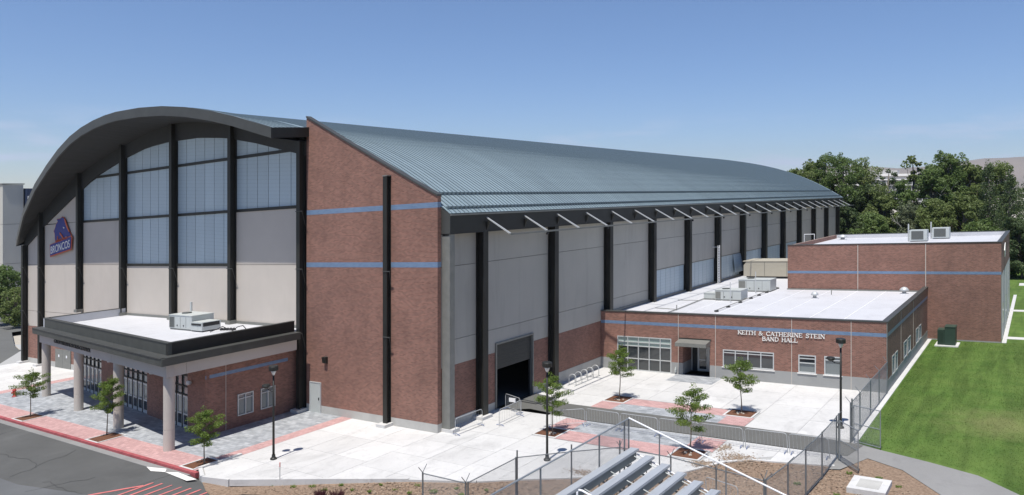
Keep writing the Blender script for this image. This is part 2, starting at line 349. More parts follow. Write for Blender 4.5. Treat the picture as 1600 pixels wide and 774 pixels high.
for x0, y0, an, n_ in ((-30, -13.2, -.9, 16), (-20, -13.4, -1.3, 12), (-26, -16, -.1, 18), (-13, -15.5, -1.8, 8), (-15, -17.5, .1, 10)):
    x, y = x0, y0
    for _ in range(n_):
        an2 = an + rr.uniform(-.6, .6); x2, y2 = x+math.cos(an2)*.45, y+math.sin(an2)*.45
        d = Vector((x2-x, y2-y)).normalized(); n2 = Vector((-d.y, d.x))*.018
        a.flat([(x+n2.x, y+n2.y), (x-n2.x, y-n2.y), (x2-n2.x, y2-n2.y), (x2+n2.x, y2+n2.y)], -.124); x, y = x2, y2
tag(part('asphalt_cracks', a, 'rubber', None), 'thin cracks in the parking asphalt', None, None, 'stuff')
# plaza base (joint colour) and slabs
pb = MB()
pb.flat([(-46.5, -12), (-64, -12), (-64, -1.8), (-72, 3.4), (-79, 5.3), (-62, 12), (-62, 0), (-46.5, 0)], -.01)
pb.flat([(-46.5, -12.2), (-8.1, -12.2), (-8.1, 0), (-46.5, 0)], -.01)
for (x0, y0), (x1, y1) in zip(PS[:-1], PS[1:]):
    for xa, xb in ((x0, x1),):
        ym = 0.3 if xa < 0 else 22.5
        pb.flat([(xa, y0), (xb, y1), (xb, ym), (xa, ym)], -.01)
plaza = struct('plaza', pb, 'joint')
def clip(poly, nx, ny, c):
    out = []
    for i in range(len(poly)):
        p, q = poly[i], poly[(i+1) % len(poly)]; dp = nx*p[0]+ny*p[1]-c; dq = nx*q[0]+ny*q[1]-c
        if dp >= 0: out.append(p)
        if (dp >= 0) != (dq >= 0):
            t = dp/(dp-dq); out.append((p[0]+(q[0]-p[0])*t, p[1]+(q[1]-p[1])*t))
    return out
def clipc(poly, region):
    for i in range(len(region)):
        p, q = region[i], region[(i+1) % len(region)]
        nx, ny = -(q[1]-p[1]), q[0]-p[0]
        poly = clip(poly, nx, ny, nx*p[0]+ny*p[1])
        if len(poly) < 3: return []
    return poly
def area(p): return abs(sum(p[i][0]*p[(i+1) % len(p)][1]-p[(i+1) % len(p)][0]*p[i][1] for i in range(len(p))))/2
def below(cell):   # cut a cell by the plaza's curved south edge, on the plaza side
    xc = sum(p[0] for p in cell)/len(cell)
    for (x0, y0), (x1, y1) in zip(PS[:-1], PS[1:]):
        if x0 <= xc <= x1:
            nx, ny = -(y1-y0), x1-x0; return clip(cell, nx, ny, nx*x0+ny*y0+.12)
    return cell
slabs = []
gj = .010
def grid(x0, x1, y0, y1, nx, ny, cutter=None):
    for i in range(nx):
        for j in range(ny):
            xa, xb = x0+(x1-x0)*i/nx, x0+(x1-x0)*(i+1)/nx; ya, yb = y0+(y1-y0)*j/ny, y0+(y1-y0)*(j+1)/ny
            c = [(xa+gj, ya+gj), (xb-gj, ya+gj), (xb-gj, yb-gj), (xa+gj, yb-gj)]
            if cutter: c = cutter(c)
            if c and len(c) > 2 and area(c) > .15: slabs.append(c)
grid(-8.1, 0, -12.4, 0, 3, 4, below)
grid(0, 5.8, -9.6, 6.9, 2, 6, below)
grid(5.8, 17, -6.6, 2.4, 4, 3, below)
grid(17, 23.3, -.6, 6.9, 2, 3, below)
grid(0.0, 5.8, 9.9, 22.2, 2, 4)
grid(5.8, 17, 13.4, 22.2, 4, 3)
grid(17, 23.3, 9.9, 22.2, 2, 4)
grid(-62.4, -46.4, -11.8, 0, 5, 4)
def slabcut(c): return clipc(c, [(-79, 5.3), (-72, 3.4), (-64, -1.8), (-62.5, -3), (-62.5, 12)])
grid(-79, -62.5, -3, 12, 5, 4, slabcut)
for k, c in enumerate(slabs):
    s = MB(); s.slab(c, -.005, .004 + .004*((k*7) % 5)/5); part('paving_slab', s, 'slab', plaza)
# low wall / kerb along the plaza's south edge
lw = MB()
for (x0, y0), (x1, y1) in zip(PS[:-1], PS[1:]):
    d = Vector((x1-x0, y1-y0)).normalized(); n = Vector((d.y, -d.x))*.22
    h = .12
    zb = -.75 if x0 < -5 else -.3
    lw.slab([(x0, y0), (x0+n.x, y0+n.y), (x1+n.x, y1+n.y), (x1, y1)], zb, .06 if x0 < 4 else .02)
lw.slab([(-8.1, -11.7), (-8.1, -9.0), (-8.35, -9.0), (-8.35, -12.0)], -.3, .10)
tag(part('kerb_wall', lw, 'slab', None), 'low pale concrete kerb wall along the curved edge of the plaza', 'wall')
# roadway across the plaza
r = MB(); r.flat([(0.25, 6.45), (2.2, 7.6), (7.5, 6.75), (16, 6.95), (23.6, 6.9), (24.0, 9.1), (21.3, 9.7), (12.5, 9.9), (4, 10.0), (.25, 11.2)], .03)
struct('service_road', r, 'road')
r = MB(); r.flat([(23.2, 4.4), (23.7, 4.6), (24.6, 7.0), (26.43, 5.9), (28.4, 3.15), (30.5, -1), (35, 0), (33.5, 2.4), (31.4, 4.8), (29.7, 6.7), (27.4, 7.8), (25.1, 8.7), (23.62, 9.5), (23.2, 9.5)], .012)
struct('footpath', r, 'path')
# pavers
p = MB(); p.flat([(-45.0, -10.45), (-9.2, -10.45), (-9.2, 0), (-45.0, 0)], .010)
struct('grey_paving', p, 'gpav')
p = MB()
def pink(mb, x0, x1, y0, y1, z=.010): mb.flat([(x0, y0), (x1, y0), (x1, y1), (x0, y1)], z)
pink(p, -60, -8.1, -12.2, -10.45); pink(p, -9.2, -8.1, -10.45, 0); pink(p, -46.4, -45, -10.45, 0)
struct('pink_paving', p, 'ppav')
p = MB(); pink(p, 7.45, 15.2, 4.3, 6.72, .012); pink(p, 7.45, 15.2, 9.95, 11.7, .012); pink(p, 7.3, 11.2, 19.7, 22.15, .012)
struct('grey_paving', p, 'gpav')
p = MB(); pink(p, 5.8, 7.45, 4.3, 6.72, .012); pink(p, 15.2, 16.95, 4.3, 6.72, .012); pink(p, 7.45, 15.2, 2.5, 4.3, .012)
pink(p, 5.8, 7.45, 9.95, 12.2, .012); pink(p, 15.2, 16.95, 9.95, 12, .012); pink(p, 7.45, 15.2, 11.7, 13.3, .012)
struct('pink_paving', p, 'ppav')
# tree pits
for (x0, x1, y0, y1) in ((5.85, 7.4, 2.65, 4.3), (15.1, 16.7, 2.65, 4.25), (5.9, 7.45, 11.9, 13.6), (15.0, 16.7, 11.95, 13.5),
                         (-33.2, -31.6, -12.1, -10.55), (-21.3, -19.8, -12.1, -10.3), (-9.6, -8.42, -12.1, -10.4)):
    e = MB(); e.slab([(x0, y0), (x1, y0), (x1, y1), (x0, y1)], -.1, .022); q = struct('tree_pit', e, 'mulch')
    e = MB(); t_ = .13
    for b in ((x0-t_, x1+t_, y0-t_, y0), (x0-t_, x1+t_, y1, y1+t_), (x0-t_, x0, y0, y1), (x1, x1+t_, y0, y1)): e.box(*b, -.1, .045)
    part('edging', e, 'slab', q)
# kerb
k = MB()
for i in range(26):
    xa = -60 + i*2; k.box(xa+.01, xa+1.99 + (.4 if i == 25 else 0), -12.45, -12.2, -.3, .03)
struct('red_kerb', k, 'curb')
k = MB(); k.box(-60, -8.1, -12.95, -12.46, -.3, -.118); struct('kerb_gutter', k, 'path')
# markings
k = MB()
for q in ([(-11.93, -13.0), (-10.4, -12.6), (-9.9, -12.97), (-10.9, -13.3)], [(-9.9, -12.98), (-9.1, -12.62), (-6.95, -12.78), (-7.25, -13.2)]): k.add([(x, y, max(zb0(x)+.025, -.108)) for x, y in q], [(0, 1, 2, 3)])
struct('white_marking', k, 'wline')
k = MB()
def line(mb, x0, y0, x1, y1, wd, z):
    d = Vector((x1-x0, y1-y0)).normalized(); n = Vector((-d.y, d.x))*wd/2
    mb.flat([(x0+n.x, y0+n.y), (x0-n.x, y0-n.y), (x1-n.x, y1-n.y), (x1+n.x, y1+n.y)], z)
line(k, -10.2, -17.2, -9.3, -15.6, .2, -.118); line(k, -9.3, -15.6, -8.85, -14.85, .2, -.118);
for i in range(8):
    x0 = -8.9 + i*.62; zz = zb0(x0+.3)+.02; d_ = Vector((.25, -3.2)).normalized(); k.add([(x0, -14.3+.2*i, zz), (x0+.16, -14.28+.2*i, zb0(x0+.16)+.02), (x0+.41, -17.5+.2*i, zb0(x0+.41)+.02), (x0+.25, -17.5+.2*i, zb0(x0+.25)+.02)], [(0, 1, 2, 3)])
struct('red_hatching', k, 'redline')
def bedz(x): return interp(x, [-8.0, -6.9, -4, 0, 4, 8], [-.135, -.24, -.40, -.26, -.10, -.05])
# bark-mulch bed
b = MB()
bedS = [(x, y-.15) for x, y in PS[1:]]
b.add([(-5.3, -13.25, bedz(-5.3)+.02), (-3.95, -13.65, bedz(-3.95)+.02), (-3.0, -12.5, bedz(-3)+.02), (-.8, -11.75, bedz(-.8)+.02), (.77, -11.7, bedz(.77)+.02), (2.5, -13.0, bedz(2.5)+.01), (4, -60, -.12), (60, -60, -.2), (60, -10, -.05), (35, -6, -.02), (30.5, -1, -.01), (28.4, 3.15, -.01), (26.43, 5.9, -.01), (24.6, 7.0, -.01), (23.5, 5.2, -.01)] +
      [(x, y, bedz(x)) for x, y in bedS[::-1]], [tuple(range(15+len(bedS)))])
struct('wood_chip_bed', b, 'bark')
# scattered chips so the bed has real relief
c = MB(); rr = random.Random(3)
def inbed(x, y):
    if x < -4 or x > 29: return False
    ye = interp(x, [q[0] for q in PS], [q[1] for q in PS])-.35
    if x > 23.3: ye = 4.5
    if y > ye: return False
    if x < 3: return y > interp(x, [-4, -3, -.8, .77, 3], [-12.6, -12.3, -11.5, -11.5, -13])
    return not (x > 26 and y > 3)
n = 0
while n < 22000:
    x, y = rr.uniform(-4, 29), rr.uniform(-20, 5)
    if not inbed(x, y): continue
    n += 1; s_ = rr.uniform(.02, .05); an = rr.uniform(0, 3.14); dx, dy = math.cos(an)*s_*1.8, math.sin(an)*s_*1.8
    z = bedz(x) + rr.uniform(0, .05)
    c.add([(x-dx, y-dy, z), (x+dy*.5, y-dx*.5, z+rr.uniform(0, .04)), (x+dx, y+dy, z+.01), (x-dy*.5, y+dx*.5, z+rr.uniform(0, .04))], [(0, 1, 2, 3)])
o = part('loose_wood_chips', c, 'chip', None); tag(o, 'loose wood chips lying over the planting bed', None, None, 'stuff')
# chips spilled onto the plaza
c = MB(); 
for cx, cy, sx, sy, nn in ((18.6, 4.0, 1.4, .9, 500), (12.2, -2.0, 1.1, .5, 260), (17.3, 5.3, .5, .9, 160), (17.2, 2.2, .8, .6, 320)):
    for _ in range(nn):
        x, y = rr.gauss(cx, sx*.45), rr.gauss(cy, sy*.45); s_ = rr.uniform(.025, .06); an = rr.uniform(0, 3.14); dx, dy = math.cos(an)*s_, math.sin(an)*s_
        c.add([(x-dx, y-dy, .014), (x+dy, y-dx, .03), (x+dx, y+dy, .02), (x-dy, y+dx, .03)], [(0, 1, 2, 3)])
o = part('spilled_wood_chips', c, 'chip', None); tag(o, 'wood chips spilled over the edge of the plaza', None, None, 'stuff')
# lawn
l = MB(); l.flat([(23.62, 9.1), (25.1, 8.6), (27.4, 7.7), (29.6, 6.6), (31.3, 4.7), (33.4, 2.2), (35, -.2), (60, -8), (60, 150), (-5, 150), (-5, 119), (23.62, 119)], .0)
struct('lawn', l, 'lawn')
gr = MB(); rr = random.Random(9); n = 0
while n < 60000:
    x, y = 23.7+rr.random()**1.2*9, rr.uniform(5, 46)
    if y < interp(x, [23.6, 25.1, 27.4, 29.8, 31.6, 34], [9.5, 9.05, 8.15, 7.05, 5.0, 1]): continue
    n += 1; h = rr.uniform(.015, .04); an = rr.uniform(0, 6.28); dx, dy = math.cos(an)*.02, math.sin(an)*.02
    gr.add([(x-dx, y-dy, 0), (x+dx, y+dy, 0), (x+dy*.8, y-dx*.8, h)], [(0, 1, 2)])
tag(part('grass_blades', gr, 'lawn', None), 'short mown grass blades covering the lawn', None, None, 'stuff')
m_ = MB(); m_.box(23.28, 23.62, 9.4, 45.6, -.2, .05); m_.box(29.3, 29.65, 45.6, 84, -.2, .05)
struct('mowing_strip', m_, 'slab')
m_ = MB(); m_.box(29.65, 60, 48.0, 49.3, -.2, .03); m_.box(29.65, 60, 67.6, 69.0, -.2, .03); m_.box(29.65, 60, 96, 99.5, -.2, .03)
struct('lawn_path', m_, 'slab')
v = MB(); v.box(24.6, 26.3, 1.6, 3.5, -.15, .22); q = thing('utility_vault', 'flat white concrete utility vault lid in the wood chips beside the footpath', 'vault', (25.4, 2.5, 0))
part('slab', v, 'slab', q); v = MB(); v.box(24.95, 25.95, 1.95, 3.1, .22, .235); part('lid', v, 'conc', q)
# ---------------------------------------------------------------- hills
def hill(name, y0, pts, seed):
    h = MB(); cols = []
    for i in range(len(pts)-1):
        for k_ in range(10):
            t = k_/10; cols.append((pts[i][0]+(pts[i+1][0]-pts[i][0])*t, pts[i][1]+(pts[i+1][1]-pts[i][1])*t))
    cols.append(pts[-1]); rows = 9; V = []
    for j in range(rows):
        f = j/(rows-1)
        for x, z in cols:
            pr = math.sin(f*math.pi) if f < .5 else 1-(f-.5)*1.2
            nz = mnoise.noise(Vector((x*.0016, f*2.5, seed)))*.4 + mnoise.noise(Vector((x*.006, f*7, seed)))*.16
            V.append((x+f*300, y0 + f*2600, -60 + (z+60)*max(0, pr)*(1+nz*.35*(1 if f < .45 else .35))))
    nc = len(cols); h.v = V; h.f = [(j*nc+i, j*nc+i+1, (j+1)*nc+i+1, (j+1)*nc+i) for j in range(rows-1) for i in range(nc-1)]; h.m = [0]*len(h.f)
    o = link(name, mesh(h, 'hill', (0, 0, 0), False, True, name)); o['kind'] = 'structure'
hill('dry_hills', 4600, [(-2600, 40), (-2000, 120), (-1600, 150), (-1250, 190), (-950, 165), (-700, 178), (-420, 225), (-150, 235), (200, 262), (600, 310), (1300, 380)], 1.3)

exec_parts = []
# ================================================================ SPORTS HALL
S_ = [0, 2, 4, 6.4, 8.5, 10.6, 12.6, 14.65, 16.6, 18.6, 20.5, 22.4, 24.5, 26.7, 29.1, 30.4, 31.75]
Z_ = [24.62, 24.55, 24.36, 23.96, 23.58, 23.15, 22.72, 22.24, 21.72, 21.13, 20.48, 19.72, 18.76, 17.62, 16.18, 15.32, 14.38]
def prof(x):
    t = abs(x+31); h = .9       # rounded a little between the surveyed points
    return sum(interp(abs(t+d), S_, Z_) for d in (-h, 0, h))/3 if t < 30.5 else interp(t, S_, Z_)
FE = [(-62.6, -.75, 13.95), (-61.49, -1.05, 14.59), (-57.63, -1.96, 17.17), (-52.63, -2.84, 19.63), (-48.62, -3.4, 21.23), (-45.07, -3.85, 22.48), (-41.91, -4.17, 23.39), (-39.29, -4.36, 23.93), (-36.75, -4.49, 24.28), (-34.53, -4.56, 24.47), (-32.5, -4.58, 24.54), (-28.78, -4.55, 24.44), (-25.42, -4.45, 24.17), (-22.37, -4.29, 23.73), (-19.53, -4.08, 23.14), (-16.91, -3.84, 22.45), (-15.02, -3.63, 21.86), (-12.83, -3.4, 21.18)]
hall = thing('sports_hall', 'long sports hall with arched blue-grey metal roof and red brick corner wing', 'building', (-31, 59, 0))
L = 118.0
# roof sheet
rf = MB(); N = 64
ps = [(-62.75 + i*(63.5/N)) for i in range(N+1)]
top = []; 
for y in (.36, L+1.2):
    top += [(x, y, prof(x)) for x in ps]
rf.add(top, [(i, i+1, N+1+i+1, N+1+i) for i in range(N)])
rf.add([(x, y, z-.14) for x, y, z in top], [(i, N+1+i, N+1+i+1, i+1) for i in range(N)])
# gable edge at the far end
rf.add([(x, L+1.2, prof(x)) for x in ps] + [(x, L+1.2, prof(x)-.6) for x in ps], [(i, N+1+i, N+1+i+1, i+1) for i in range(N)])
fe = []
for i in range(len(FE)-1):
    for k_ in range(3):
        t = k_/3; fe.append(tuple(FE[i][j]+(FE[i+1][j]-FE[i][j])*t for j in range(3)))
fe.append(FE[-1])
nf = len(fe)
inner = [(x, .36, prof(x)) for x, y, z in fe]
rf.add(fe + inner, [(i, i+1, nf+i+1, nf+i) for i in range(nf-1)])
part('roof', rf, 'roof', hall, True)
# fascia, soffit of the front overhang
f = MB(); H1 = .74
f.add([(x, y, z+.03) for x, y, z in fe] + [(x, y, z-H1) for x, y, z in fe] + [(x, y+.16, z-H1) for x, y, z in fe] + [(x, y+.16, z+.03) for x, y, z in fe],
      [(i, nf+i, nf+i+1, i+1) for i in range(nf-1)] + [(nf+i, 2*nf+i, 2*nf+i+1, nf+i+1) for i in range(nf-1)] + [(3*nf+i, i, i+1, 3*nf+i+1) for i in range(nf-1)])
part('front_fascia', f, 'bronze2', hall)
f = MB()
f.extr([(-12.86, -3.4, 21.2), (-12.86, -3.4, 20.43), (-12.86, 0, 20.72), (-12.86, 0, 21.44)], (.06, 0, 0)); part('end_fascia', f, 'bronze', hall); f = MB()
f.extr([(-62.6, -.75, 13.95), (-62.6, -.75, 13.2), (-62.6, .3, 13.4), (-62.6, .3, 14.2)], (.1, 0, 0))
part('end_fascia', f, 'bronze', hall)
s = MB()
s.add([(x, y+.16, z-H1+.02) for x, y, z in fe] + [(x, -.05, prof(x)-.95) for x, y, z in fe], [(i, nf+i, nf+i+1, i+1) for i in range(nf-1)])
part('soffit', s, 'soffit', hall)
# standing seams on the visible slope
def seam(x0, x1, y, n=24, zo=0, fn=prof):
    q = MB(); P_ = [(x0+(x1-x0)*i/n) for i in range(n+1)]
    V = []
    for x in P_:
        z = fn(x)+zo; V += [(x, y-.02, z-.01), (x, y-.014, z+.06), (x, y+.014, z+.06), (x, y+.02, z-.01)]
    q.add(V, [(4*i+a_, 4*i+b_, 4*i+4+b_, 4*i+4+a_) for i in range(n) for a_, b_ in ((1, 0), (2, 1), (3, 2))] + [(4*n, 4*n+1, 4*n+2, 4*n+3)])
    return q
q = seam(-33, .74, .6, 30)
me = mesh(q, 'seam', OFF[hall], True, False, 'roof_seam')
copies('roof_seam', me, hall, [(0, .45*i, 0) for i in range(int((L+.2)/.45))])
def ffn(y):
    t = (y+3.4)/3.76
    return lambda x: interp(x, [q_[0] for q_ in FE], [q_[2] for q_ in FE])*(1-t) + prof(x)*t
for i in range(8):
    y = -3.3+.44*i
    part('roof_seam', seam(-33, -12.86, y, 12, 0, ffn(y)), 'seam', hall)
# snow guards: two rows of rails on little clamps along the eave
for xg in (-1.15, .35):
    sg = MB(); zz = prof(xg)
    sg.tube([(xg, .6, zz+.17), (xg, L, zz+.17)], .035, 5); sg.tube([(xg-.07, .6, zz+.10), (xg-.07, L, zz+.10)], .03, 4)
    for i in range(int(L/.45)): sg.box(xg-.12, xg+.06, .56+.45*i, .64+.45*i, zz, zz+.19)
    o = part('snow_guard', sg, 'seam', hall)
# eave
e = MB(); e.box(.70, .76, .4, L+1, 13.07, 14.26); e.box(.0, .70, .4, .46, 13.07, 14.3); part('eave_fascia', e, 'bronze', hall)
e = MB(); e.extr([(0, .36, 13.05), (.77, .36, 13.05), (.77, .36, 14.34), (0, .36, 14.75)], (0, .04, 0)); part('end_fascia', e, 'bronze2', hall)
e = MB(); e.box(.0, .75, .4, L+1, 13.0, 13.06); part('eave_soffit', e, 'soffit', hall)
e = MB(); e.box(.76, .86, .4, L+1, 14.22, 14.33); part('gutter', e, 'gray_metal', hall)
# brick corner wing
ptop = [(-13.1, 22.2), (-11, 21.12), (-8.78, 19.97), (-4.89, 18.0), (-2.48, 16.79), (0.02, 15.56)]
b = MB(); b.extr([(-13.1, 0, .56), (0.02, 0, .56)] + [(x, 0, z) for x, z in ptop[::-1]], (0, .35, 0)); part('brick_wall', b, 'brick', hall)
b = MB(); b.box(-13.1, .02, 0, .35, -.3, .56); part('concrete_base', b, 'conc', hall)
b = MB()
b.add([(x, -.06, z) for x, z in ptop] + [(x, -.06, z+.12) for x, z in ptop] + [(x, .42, z+.12) for x, z in ptop] + [(x, .42, z) for x, z in ptop],
      [(i, i+1, 7+i, 6+i) for i in range(5)] + [(6+i, 7+i, 13+i, 12+i) for i in range(5)] + [(12+i, 13+i, 19+i, 18+i) for i in range(5)] + [(5, 23, 17, 11), (0, 6, 12, 18)])
part('coping', b, 'bronze2', hall)
for z0, z1 in ((14.81, 15.16), (10.87, 11.22)):
    b = MB(); b.box(-13.1, .026, -.006, .356, z0, z1); part('blue_band', b, 'blue', hall)
# steel door in the wing
d = thing('steel_door_leaf', None, None, (0, 0, 0)) if False else None
b = MB(); b.box(-12.6, -11.5, -.05, 0, -.02, 2.2); dr = part('door', b, 'unit', hall)
b = MB(); b.box(-12.68, -12.6, -.07, 0, 0, 2.28); b.box(-11.5, -11.42, -.07, 0, 0, 2.28); b.box(-12.6, -11.5, -.07, 0, 2.2, 2.28); part('door_frame', b, 'alu', dr)
b = MB(); b.box(-11.64, -11.6, -.12, -.05, .95, 1.15); part('handle', b, 'black', dr)
b = MB(); b.extr([(-11.05, 0, 4.25), (-11.05, -.3, 4.25), (-11.05, -.22, 3.8), (-11.05, 0, 3.75)], (.36, 0, 0)); part('wall_lamp', b, 'bronze', hall)
# steel columns of the front
XC = [-13.42, -22.2, -31.0, -39.8, -48.56, -57.4, -61.6]
def wcol(x, z0, z1, y0=-.56, fw_=.2):
    q = MB(); q.box(x-fw_, x+fw_, y0, y0+.07, z0, z1); q.box(x-.05, x+.05, y0+.07, -.06, z0, z1); q.box(x-fw_, x+fw_, -.06, -.004, z0, z1)
    return q
def foot(x, y, sx=.42, sy=.5):
    q = MB(); q.box(x-sx, x+sx, y-sy, y+sy, -.15, .22); return q
for i, x in enumerate(XC):
    yf = max(-3.6, interp(x, [q_[0] for q_ in FE], [q_[1] for q_ in FE]))
    zt = prof(x)-.9 - (1.0 if i == 6 else 0)
    zb = .22 if i in (0, 5, 6) else 6.3
    c = part('steel_column', wcol(x, zb, zt), 'bronze', hall)
    if i in (0, 5, 6): part('footing', foot(x, -.45), 'slab', c)
    else: part('footing', (lambda q: q.box(x-.3, x+.3, -.7, -.01, 6.21, 6.5))(MB()), 'gray_metal', c)
    for zz in (10.75, 5.9) + ((15.1,) if i == 0 else ()):
        if zz < 6 and 0 < i < 5: continue
        q = MB(); q.box(x-.25, x+.55, -.61, -.56, zz, zz+.05); q.tube([(x+.5, -.56, zz), (x+.25, -.05, zz-1.1)], .02, 4); part('bracket_arm', q, 'bronze2', c)
c = part('steel_column', wcol(-4.4, .22, 17.15, -.42, .19), 'bronze', hall); part('footing', foot(-4.42, -.42, .42, .42), 'slab', c)
q = MB(); q.box(-4.62, -4.18, -.45, 0, 17.15, 17.22); part('column_cap', q, 'gray_metal', c)
for zz in (10.6, 6.1):
    q = MB(); q.box(-4.6, -3.9, -.47, -.42, zz, zz+.06); q.tube([(-3.95, -.42, zz), (-4.15, -.05, zz-1.2)], .02, 4); part('bracket_arm', q, 'bronze2', c)
# facade
BX = [-62, -56.85, -50.16, -45.65, -41.19, -39.4, -35.9, -32.4, -27.5, -23.3, -19.3, -14.15, -13.1]
BZ = [12.9, 15.41, 18.15, 19.92, 20.99, 21.4, 22.0, 22.18, 22.1, 21.66, 20.85, 19.58, 19.3]
def Bz(x): return interp(x, BX, BZ)
def cutpanel(x0, x1, z0, z1, y0, y1):
    xs_ = [x0] + [x for x in BX if x0+.05 < x < x1-.05] + [x1]
    pts = [(x, min(z1, Bz(x))) for x in xs_ if True]
    if max(z for x, z in pts) <= z0+.02: return None
    poly = [(x0, y0, z0)] if pts[0][1] > z0 else []
    out = []
    prev = None
    for x, z in pts:
        if prev and (prev[1] > z0) != (z > z0):
            t = (z0-prev[1])/(z-prev[1]); out.append((prev[0]+(x-prev[0])*t, z0))
        elif prev and (prev[1] < z1-1e-6) != (z < z1-1e-6):
            pass
        if z > z0: out.append((x, z))
        prev = (x, z)
    P_ = [(x0, z0)] if pts[0][1] > z0 else []
    P_ += out
    if pts[-1][1] > z0: P_ += [(x1, z0)]
    P_ = [p for i, p in enumerate(P_) if i == 0 or (abs(p[0]-P_[i-1][0])+abs(p[1]-P_[i-1][1])) > 1e-4]
    if len(P_) < 3: return None
    q = MB(); q.extr([(x, y0, z) for x, z in P_], (0, y1-y0, 0)); return q
core = MB(); 
for i in range(40):
    xa = -62 + i*(48.9/40); xb = xa + 48.9/40
    core.extr([(xa, .25, 0), (xb, .25, 0), (xb, .25, prof(xb)-.9), (xa, .25, prof(xa)-.9)], (0, .12, 0))
part('backing_wall', core, 'rubber', hall)
tr = MB()
for i in range(40):
    xa = -62 + i*(48.9/40); xb = xa + 48.9/40
    tr.extr([(xa, -.12, Bz(xa)), (xb, -.12, Bz(xb)), (xb, -.12, prof(xb)-.9), (xa, -.12, prof(xa)-.9)], (0, .30, 0))
part('arch_truss_cladding', tr, 'soffit', hall)
bays = [(XC[i+1]+.2, XC[i]-.2) for i in range(6)]
for i, (xa, xb) in enumerate(bays):
    if i == 0: xb = -13.6
    wz = {0: 15.5, 1: 11.05, 2: 11.05, 3: 15.5}.get(i)
    rows = [(4.15, 5.87), (5.87, 11.05)] + ([(11.05, 15.5)] if wz != 11.05 else []) + ([(15.5, 22)] if wz is None else [])
    for z0, z1 in rows:
        q = cutpanel(xa+.02, xb-.02, z0+.018, z1-.018, 0.02, .2)
        if q: part('wall_panel', q, 'panel', hall)
    b = MB(); b.box(xa, xb, 0.03, .2, .5, 4.15); part('brick_wall', b, 'brick', hall)
    b = MB(); b.box(xa, xb, 0.0, .2, -.3, .56); part('concrete_base', b, 'conc', hall)
    if wz:
        wr = [r_ for r_ in ((11.05, 15.5), (15.5, 19.9), (19.9, 24)) if r_[0] >= wz]
        for z0, z1 in wr:
            dx = (xb-xa)/6
            for k_ in range(6):
                q = cutpanel(xa+dx*k_+.03, xa+dx*(k_+1)-.03, z0+.1, z1-.1, .06, .16)
                if q: part('window_pane', q, 'kal', hall)
            q = MB(); q.box(xa, xb, -.05, .22, z0-.12, z0+.12)
            if Bz((xa+xb)/2) > z0: part('window_rail', q, 'bronze', hall)
for sx in (-1,):
    for xa in (-54.55, -52.78):
        b = MB(); b.box(xa, xa+1.74, -.05, .02, 0, 2.0); d_ = part('door', b, 'gray_metal', hall)
        b = MB(); b.box(xa+.75, xa+1.0, -.07, -.05, 1.15, 1.4); part('door_notice', b, 'whitep', d_)
# side wall
YC = [.68] + [4.35+9.35*i for i in range(13)]
dy0, dy1 = 6.44, 11.1
w_ = MB(); w_.box(-.32, -.2, .35, dy0-.02, 0, 14.2); w_.box(-.32, -.2, dy1+.02, L, 0, 14.2); w_.box(-.32, -.2, dy0-.02, dy1+.02, 4.7, 14.2)
w_.box(-62.2, -62, 0.3, L, -2, 14.3); w_.box(-62, -.32, L-.2, L, -2, 14.3)
for i in range(40):
    xa = -62 + i*61.6/40; xb = xa+61.6/40
    w_.extr([(xa, L-.1, 14.2), (xb, L-.1, 14.2), (xb, L-.1, prof(xb)-.2), (xa, L-.1, prof(xa)-.2)], (0, .1, 0))
part('backing_wall', w_, 'rubber', hall)
w_ = MB(); w_.flat([(-62, .4), (-.3, .4), (-.3, L-.3), (-62, L-.3)], .004); part('hall_floor', w_, 'asphalt', hall)
edges = [.36] + [y+.0 for y in YC[1:]] + [L]
for i in range(len(edges)-1):
    ya, yb = edges[i], edges[i+1]
    if i == 0: ya = .36
    segs = [(ya+.02, yb-.02)]
    low = [(ya, yb)]
    if ya < dy0 and yb > dy1: low = [(ya, dy0-.12), (dy1+.12, yb)]
    for s0, s1 in low:
        b = MB(); b.box(-.2, -.01, s0, s1, .56, 4.15); part('brick_wall', b, 'brick', hall)
        b = MB(); b.box(-.2, .02, s0, s1, -.3, .58 if i < 2 else .95); part('concrete_base', b, 'conc', hall)
    win = i in (4, 5, 6, 7, 8, 9)
    for z0, z1 in ((4.15, 5.87), (5.87, 10.83), (10.83, 13.05)):
        if low[0] != (ya, yb) and z0 < 5:
            for s0, s1 in ((ya+.02, dy0-.12), (dy1+.12, yb-.02)):
                b = MB(); b.box(-.18, 0, s0, s1, z0+.02, z1-.015); part('wall_panel', b, 'spanel', hall)
            b = MB(); b.box(-.18, 0, dy0-.12, dy1+.12, 4.83, z1-.015); part('wall_panel', b, 'spanel', hall); continue
        if win and z0 < 5: continue
        zz0 = 7.72 if (win and 5 < z0 < 6) else z0
        b = MB(); b.box(-.18, 0, ya+.02, yb-.02, zz0+.015, z1-.015); part('wall_panel', b, 'spanel', hall)
    if win:
        n_ = 7; dy = (yb-ya-.7)/n_
        for k_ in range(n_):
            b = MB(); b.box(-.12, -.03, ya+.3+dy*k_+.03, ya+.3+dy*(k_+1)-.03, 4.2, 7.66); part('window_pane', b, 'kal', hall)
        b = MB(); b.box(-.16, .0, ya+.25, yb-.1, 7.62, 7.72); part('window_rail', b, 'gray_metal', hall)
# ladder-side open hopper window in bay 6 is a tilted bright pane
b = MB(); b.extr([(.0, 57.4, 7.6), (.0, 62.0, 7.6), (.35, 62.0, 5.3), (.35, 57.4, 5.3)], (.05, 0, 0)); part('window_pane', b, 'kal', hall)
